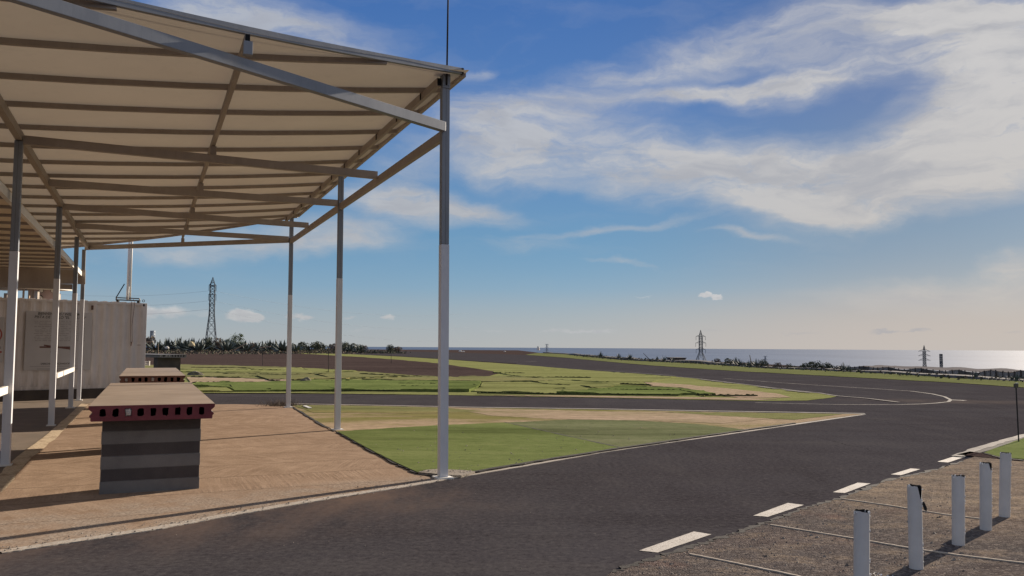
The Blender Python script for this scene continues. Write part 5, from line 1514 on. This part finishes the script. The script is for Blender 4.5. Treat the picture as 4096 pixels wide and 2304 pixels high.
# leaning dry flower stalks
for i, (xa, ya, xb, yb, lab) in enumerate(((1878, 910, 1886, 893, "dry stalk leaning right above the seaward verge, nearest the wide-armed pylon"), (1625, 897, 1618, 888, "short dry stalk leaning left above the seaward verge"), (2110, 924, 2121, 912, "dry stalk leaning right beside the greenhouse end"))):
    b_ = g(xa, verge_y(xa) - .3) + Vector((.8, 1.2, 0)); t = gy(xb, yb, b_.y + .3)
    mb = MB(); mb.tube(b_, t, .05, 6, .025); tag(mb.build('flower_stalk', 'stalk'), lab, 'stalk')
# dark stone hut on the verge
b_ = g(1705, 909) + Vector((1.0, 4, 0)); sc = b_.y / 2076.
hut = thing('stone_hut', "low dark stone hut at the seaward verge, left of the wide-armed pylon", 'hut', b_)
zt = gy(1705, 902.5, b_.y).z
mb = MB(); mb.box(b_ + Vector((.0, 2, (zt - .8) / 2)), 31 * sc, 4, zt + .8); mb.build('wall', 'stone_wall', hut)
mb = MB(); mb.box(b_ + Vector((.0, 2, zt + .07)), 34 * sc, 4.4, .14); mb.build('roof', 'old_wood', hut)
mb = MB(); mb.hexa([b_ + Vector((-16 * sc, 0, -.6)), b_ + Vector((-26 * sc, .3, -.6)), b_ + Vector((-26 * sc, 3, -.6)), b_ + Vector((-16 * sc, 3, -.6))], [b_ + Vector((-16 * sc, 0, zt * .8)), b_ + Vector((-23 * sc, .3, zt * .25)), b_ + Vector((-23 * sc, 3, zt * .25)), b_ + Vector((-16 * sc, 3, zt * .8))])
mb.build('rubble', 'stone_wall', hut)

# ------------------------------------------------------------------ net greenhouses on the terrace below
def greenhouse(label, corners, zt, wallmats, bays, seed, fall=1.8):
    """corners: roof outline in plan (front edge first: left to right, then back)"""
    r = random.Random(seed)
    A, B_, C_, D = [Vector((x, y, 0)) for x, y in corners]
    zb = min(land(p.x, p.y) for p in (A, B_, C_, D)) - .3
    root = thing('greenhouse', label, 'greenhouse', (A + C_) / 2 + Vector((0, 0, zb)), 0, 'net greenhouses below the verge')
    mb = MB(); n, m_ = 40, 14
    zf = lambda u, v: zt - fall * v + .10 * math.sin(u * 31 + v * 5) + .22 * noise.noise(Vector((u * 9, v * 6, seed))) - 1.4 * max(0, .14 - u) / .14
    for i in range(n + 1):
        for j in range(m_ + 1):
            u, v = i / n, j / m_
            p = A.lerp(B_, u).lerp(D.lerp(C_, u), v); mb.v.append((p.x, p.y, zf(u, v)))
    for i in range(n):
        for j in range(m_):
            k = i * (m_ + 1) + j; mb.f.append((k, k + m_ + 1, k + m_ + 2, k + 1)); mb.m.append(0)
    mb.build('roof_net', 'net_roof', root)
    # front wall in sheets of different age, some torn short
    for k in range(bays):
        u0, u1 = k / bays, (k + 1) / bays
        a, b2 = A.lerp(B_, u0), A.lerp(B_, u1)
        mw = MB(); zz = zb if r.random() < .7 else zt - (zt - zb) * r.uniform(.35, .7)
        mw.k = 0
        q = 6
        for i in range(q):
            p0, p1 = a.lerp(b2, i / q), a.lerp(b2, (i + 1) / q)
            wv = Vector((0, -.12 * (i % 2), 0)); wv2 = Vector((0, -.12 * ((i + 1) % 2), 0))
            zt0, zt1 = zf(u0 + (u1 - u0) * i / q, 0) - .05, zf(u0 + (u1 - u0) * (i + 1) / q, 0) - .05
            mw.face([p0 + wv + Vector((0, 0, zz)), p1 + wv2 + Vector((0, 0, zz + r.uniform(-.2, .2))), p1 + wv2 + Vector((0, 0, zt1)), p0 + wv + Vector((0, 0, zt0))])
        mw.build('wall_net', wallmats[0] if r.random() < .68 else wallmats[1], root)
    for (p, q_) in ((A, D), (B_, C_)):
        mw = MB(); mw.face([p + Vector((0, 0, zb)), q_ + Vector((0, 0, zb)), q_ + Vector((0, 0, zt - fall - 1.4)), p + Vector((0, 0, zt - 1.4))]); mw.build('wall_net', wallmats[0], root)
    for k in range(bays * 2 + 1):
        p = A.lerp(B_, k / (bays * 2)) + Vector((0, -.25, 0)); zz = zf(k / (bays * 2), 0)
        mp_ = MB(); mp_.tube(p + Vector((0, 0, zb)), p + Vector((r.uniform(-.1, .1), 0, zz + .1)), .07, 6); mp_.build('pole', 'old_wood', root)
    for f_ in (.35, .7):
        mp_ = MB(); mp_.bar(A + Vector((0, -.3, zb + (zt - zb) * f_)), B_ + Vector((0, -.3, zb + (zt - zb) * f_)), .06, .06); mp_.build('cross_wire', 'old_wood', root)
def pl(x, y, Y): q = gy(x, y, Y); return (q.x, q.y)
greenhouse("long net greenhouse with whitish tattered walls below the verge, left and lower one", [pl(2095, 930, 150.), pl(2480, 938, 112.), pl(2700, 926, 190.), pl(2190, 918, 250.)], 1.6 - 51 / 2076. * 122, ('net_wall', 'net_wall_old'), 14, 3)
greenhouse("net greenhouse at the right edge with a protruding grey corner", [pl(2430, 945, 92.), pl(2760, 955, 78.), pl(2900, 940, 120.), pl(2560, 938, 140.)], 1.6 - 52 / 2076. * 90, ('net_wall', 'net_wall_old'), 10, 5)

# ------------------------------------------------------------------ loose stones and crumbs
r = random.Random(77); mb = MB()
def crumb(c, s_):
    pts = [c + Vector((r.uniform(-1, 1), r.uniform(-1, 1), 0)).normalized() * s_ * r.uniform(.6, 1) for _ in range(4)]
    a = r.uniform(0, 6.28); pts = [c + Vector((math.cos(a + k * 1.57), math.sin(a + k * 1.57), 0)) * s_ * r.uniform(.6, 1) for k in range(4)]
    t = c + Vector((r.uniform(-.3, .3) * s_, r.uniform(-.3, .3) * s_, s_ * r.uniform(.5, .9)))
    for k in range(4): mb.face([pts[k], pts[(k + 1) % 4], t])
for k in range(1500):
    x, y = r.uniform(1500, 2576), r.uniform(1150, 1449)
    # only on the gravel side
    ye = None
    for (a, b_), (c, d) in zip(GR, GR[1:]):
        if a <= x <= c: ye = b_ + (d - b_) * (x - a) / (c - a)
    if ye is None or y < ye + 2: continue
    p = g(x, y); p.z = .010; crumb(p, r.uniform(.004, .014) * (1 if r.random() < .95 else 1.8))
for k in range(260):       # along the crumbling kerb
    t = r.random(); i = int(t * 9); a, b_ = KERB[i], KERB[i + 1]; f_ = r.random()
    p = g(a[0] + (b_[0] - a[0]) * f_, a[1] + (b_[1] - a[1]) * f_ + r.gauss(-4, 5)); p.z = .012
    crumb(p, r.uniform(.005, .016))
for k in range(170):       # on the turf by the corner post
    x = r.uniform(900, 1700); y = r.uniform(1075, 1190)
    if y > 1200 - (x - 1200) * .168 - 3 or y > 1089 + (x - 850) * .52: continue
    p = g(x, y); p.z = .028; crumb(p, r.uniform(.006, .020))
for k in range(60):
    p = g(r.uniform(100, 2300), r.uniform(1220, 1440)); p.z = .001; crumb(p, r.uniform(.003, .008))
for k in range(90):
    p = g(r.uniform(1060, 1190), 1192 + r.gauss(0, 3)); p.z = .034; crumb(p, r.uniform(.005, .013))
o = mb.build('pebbles', 'pebble'); o['kind'] = 'stuff'
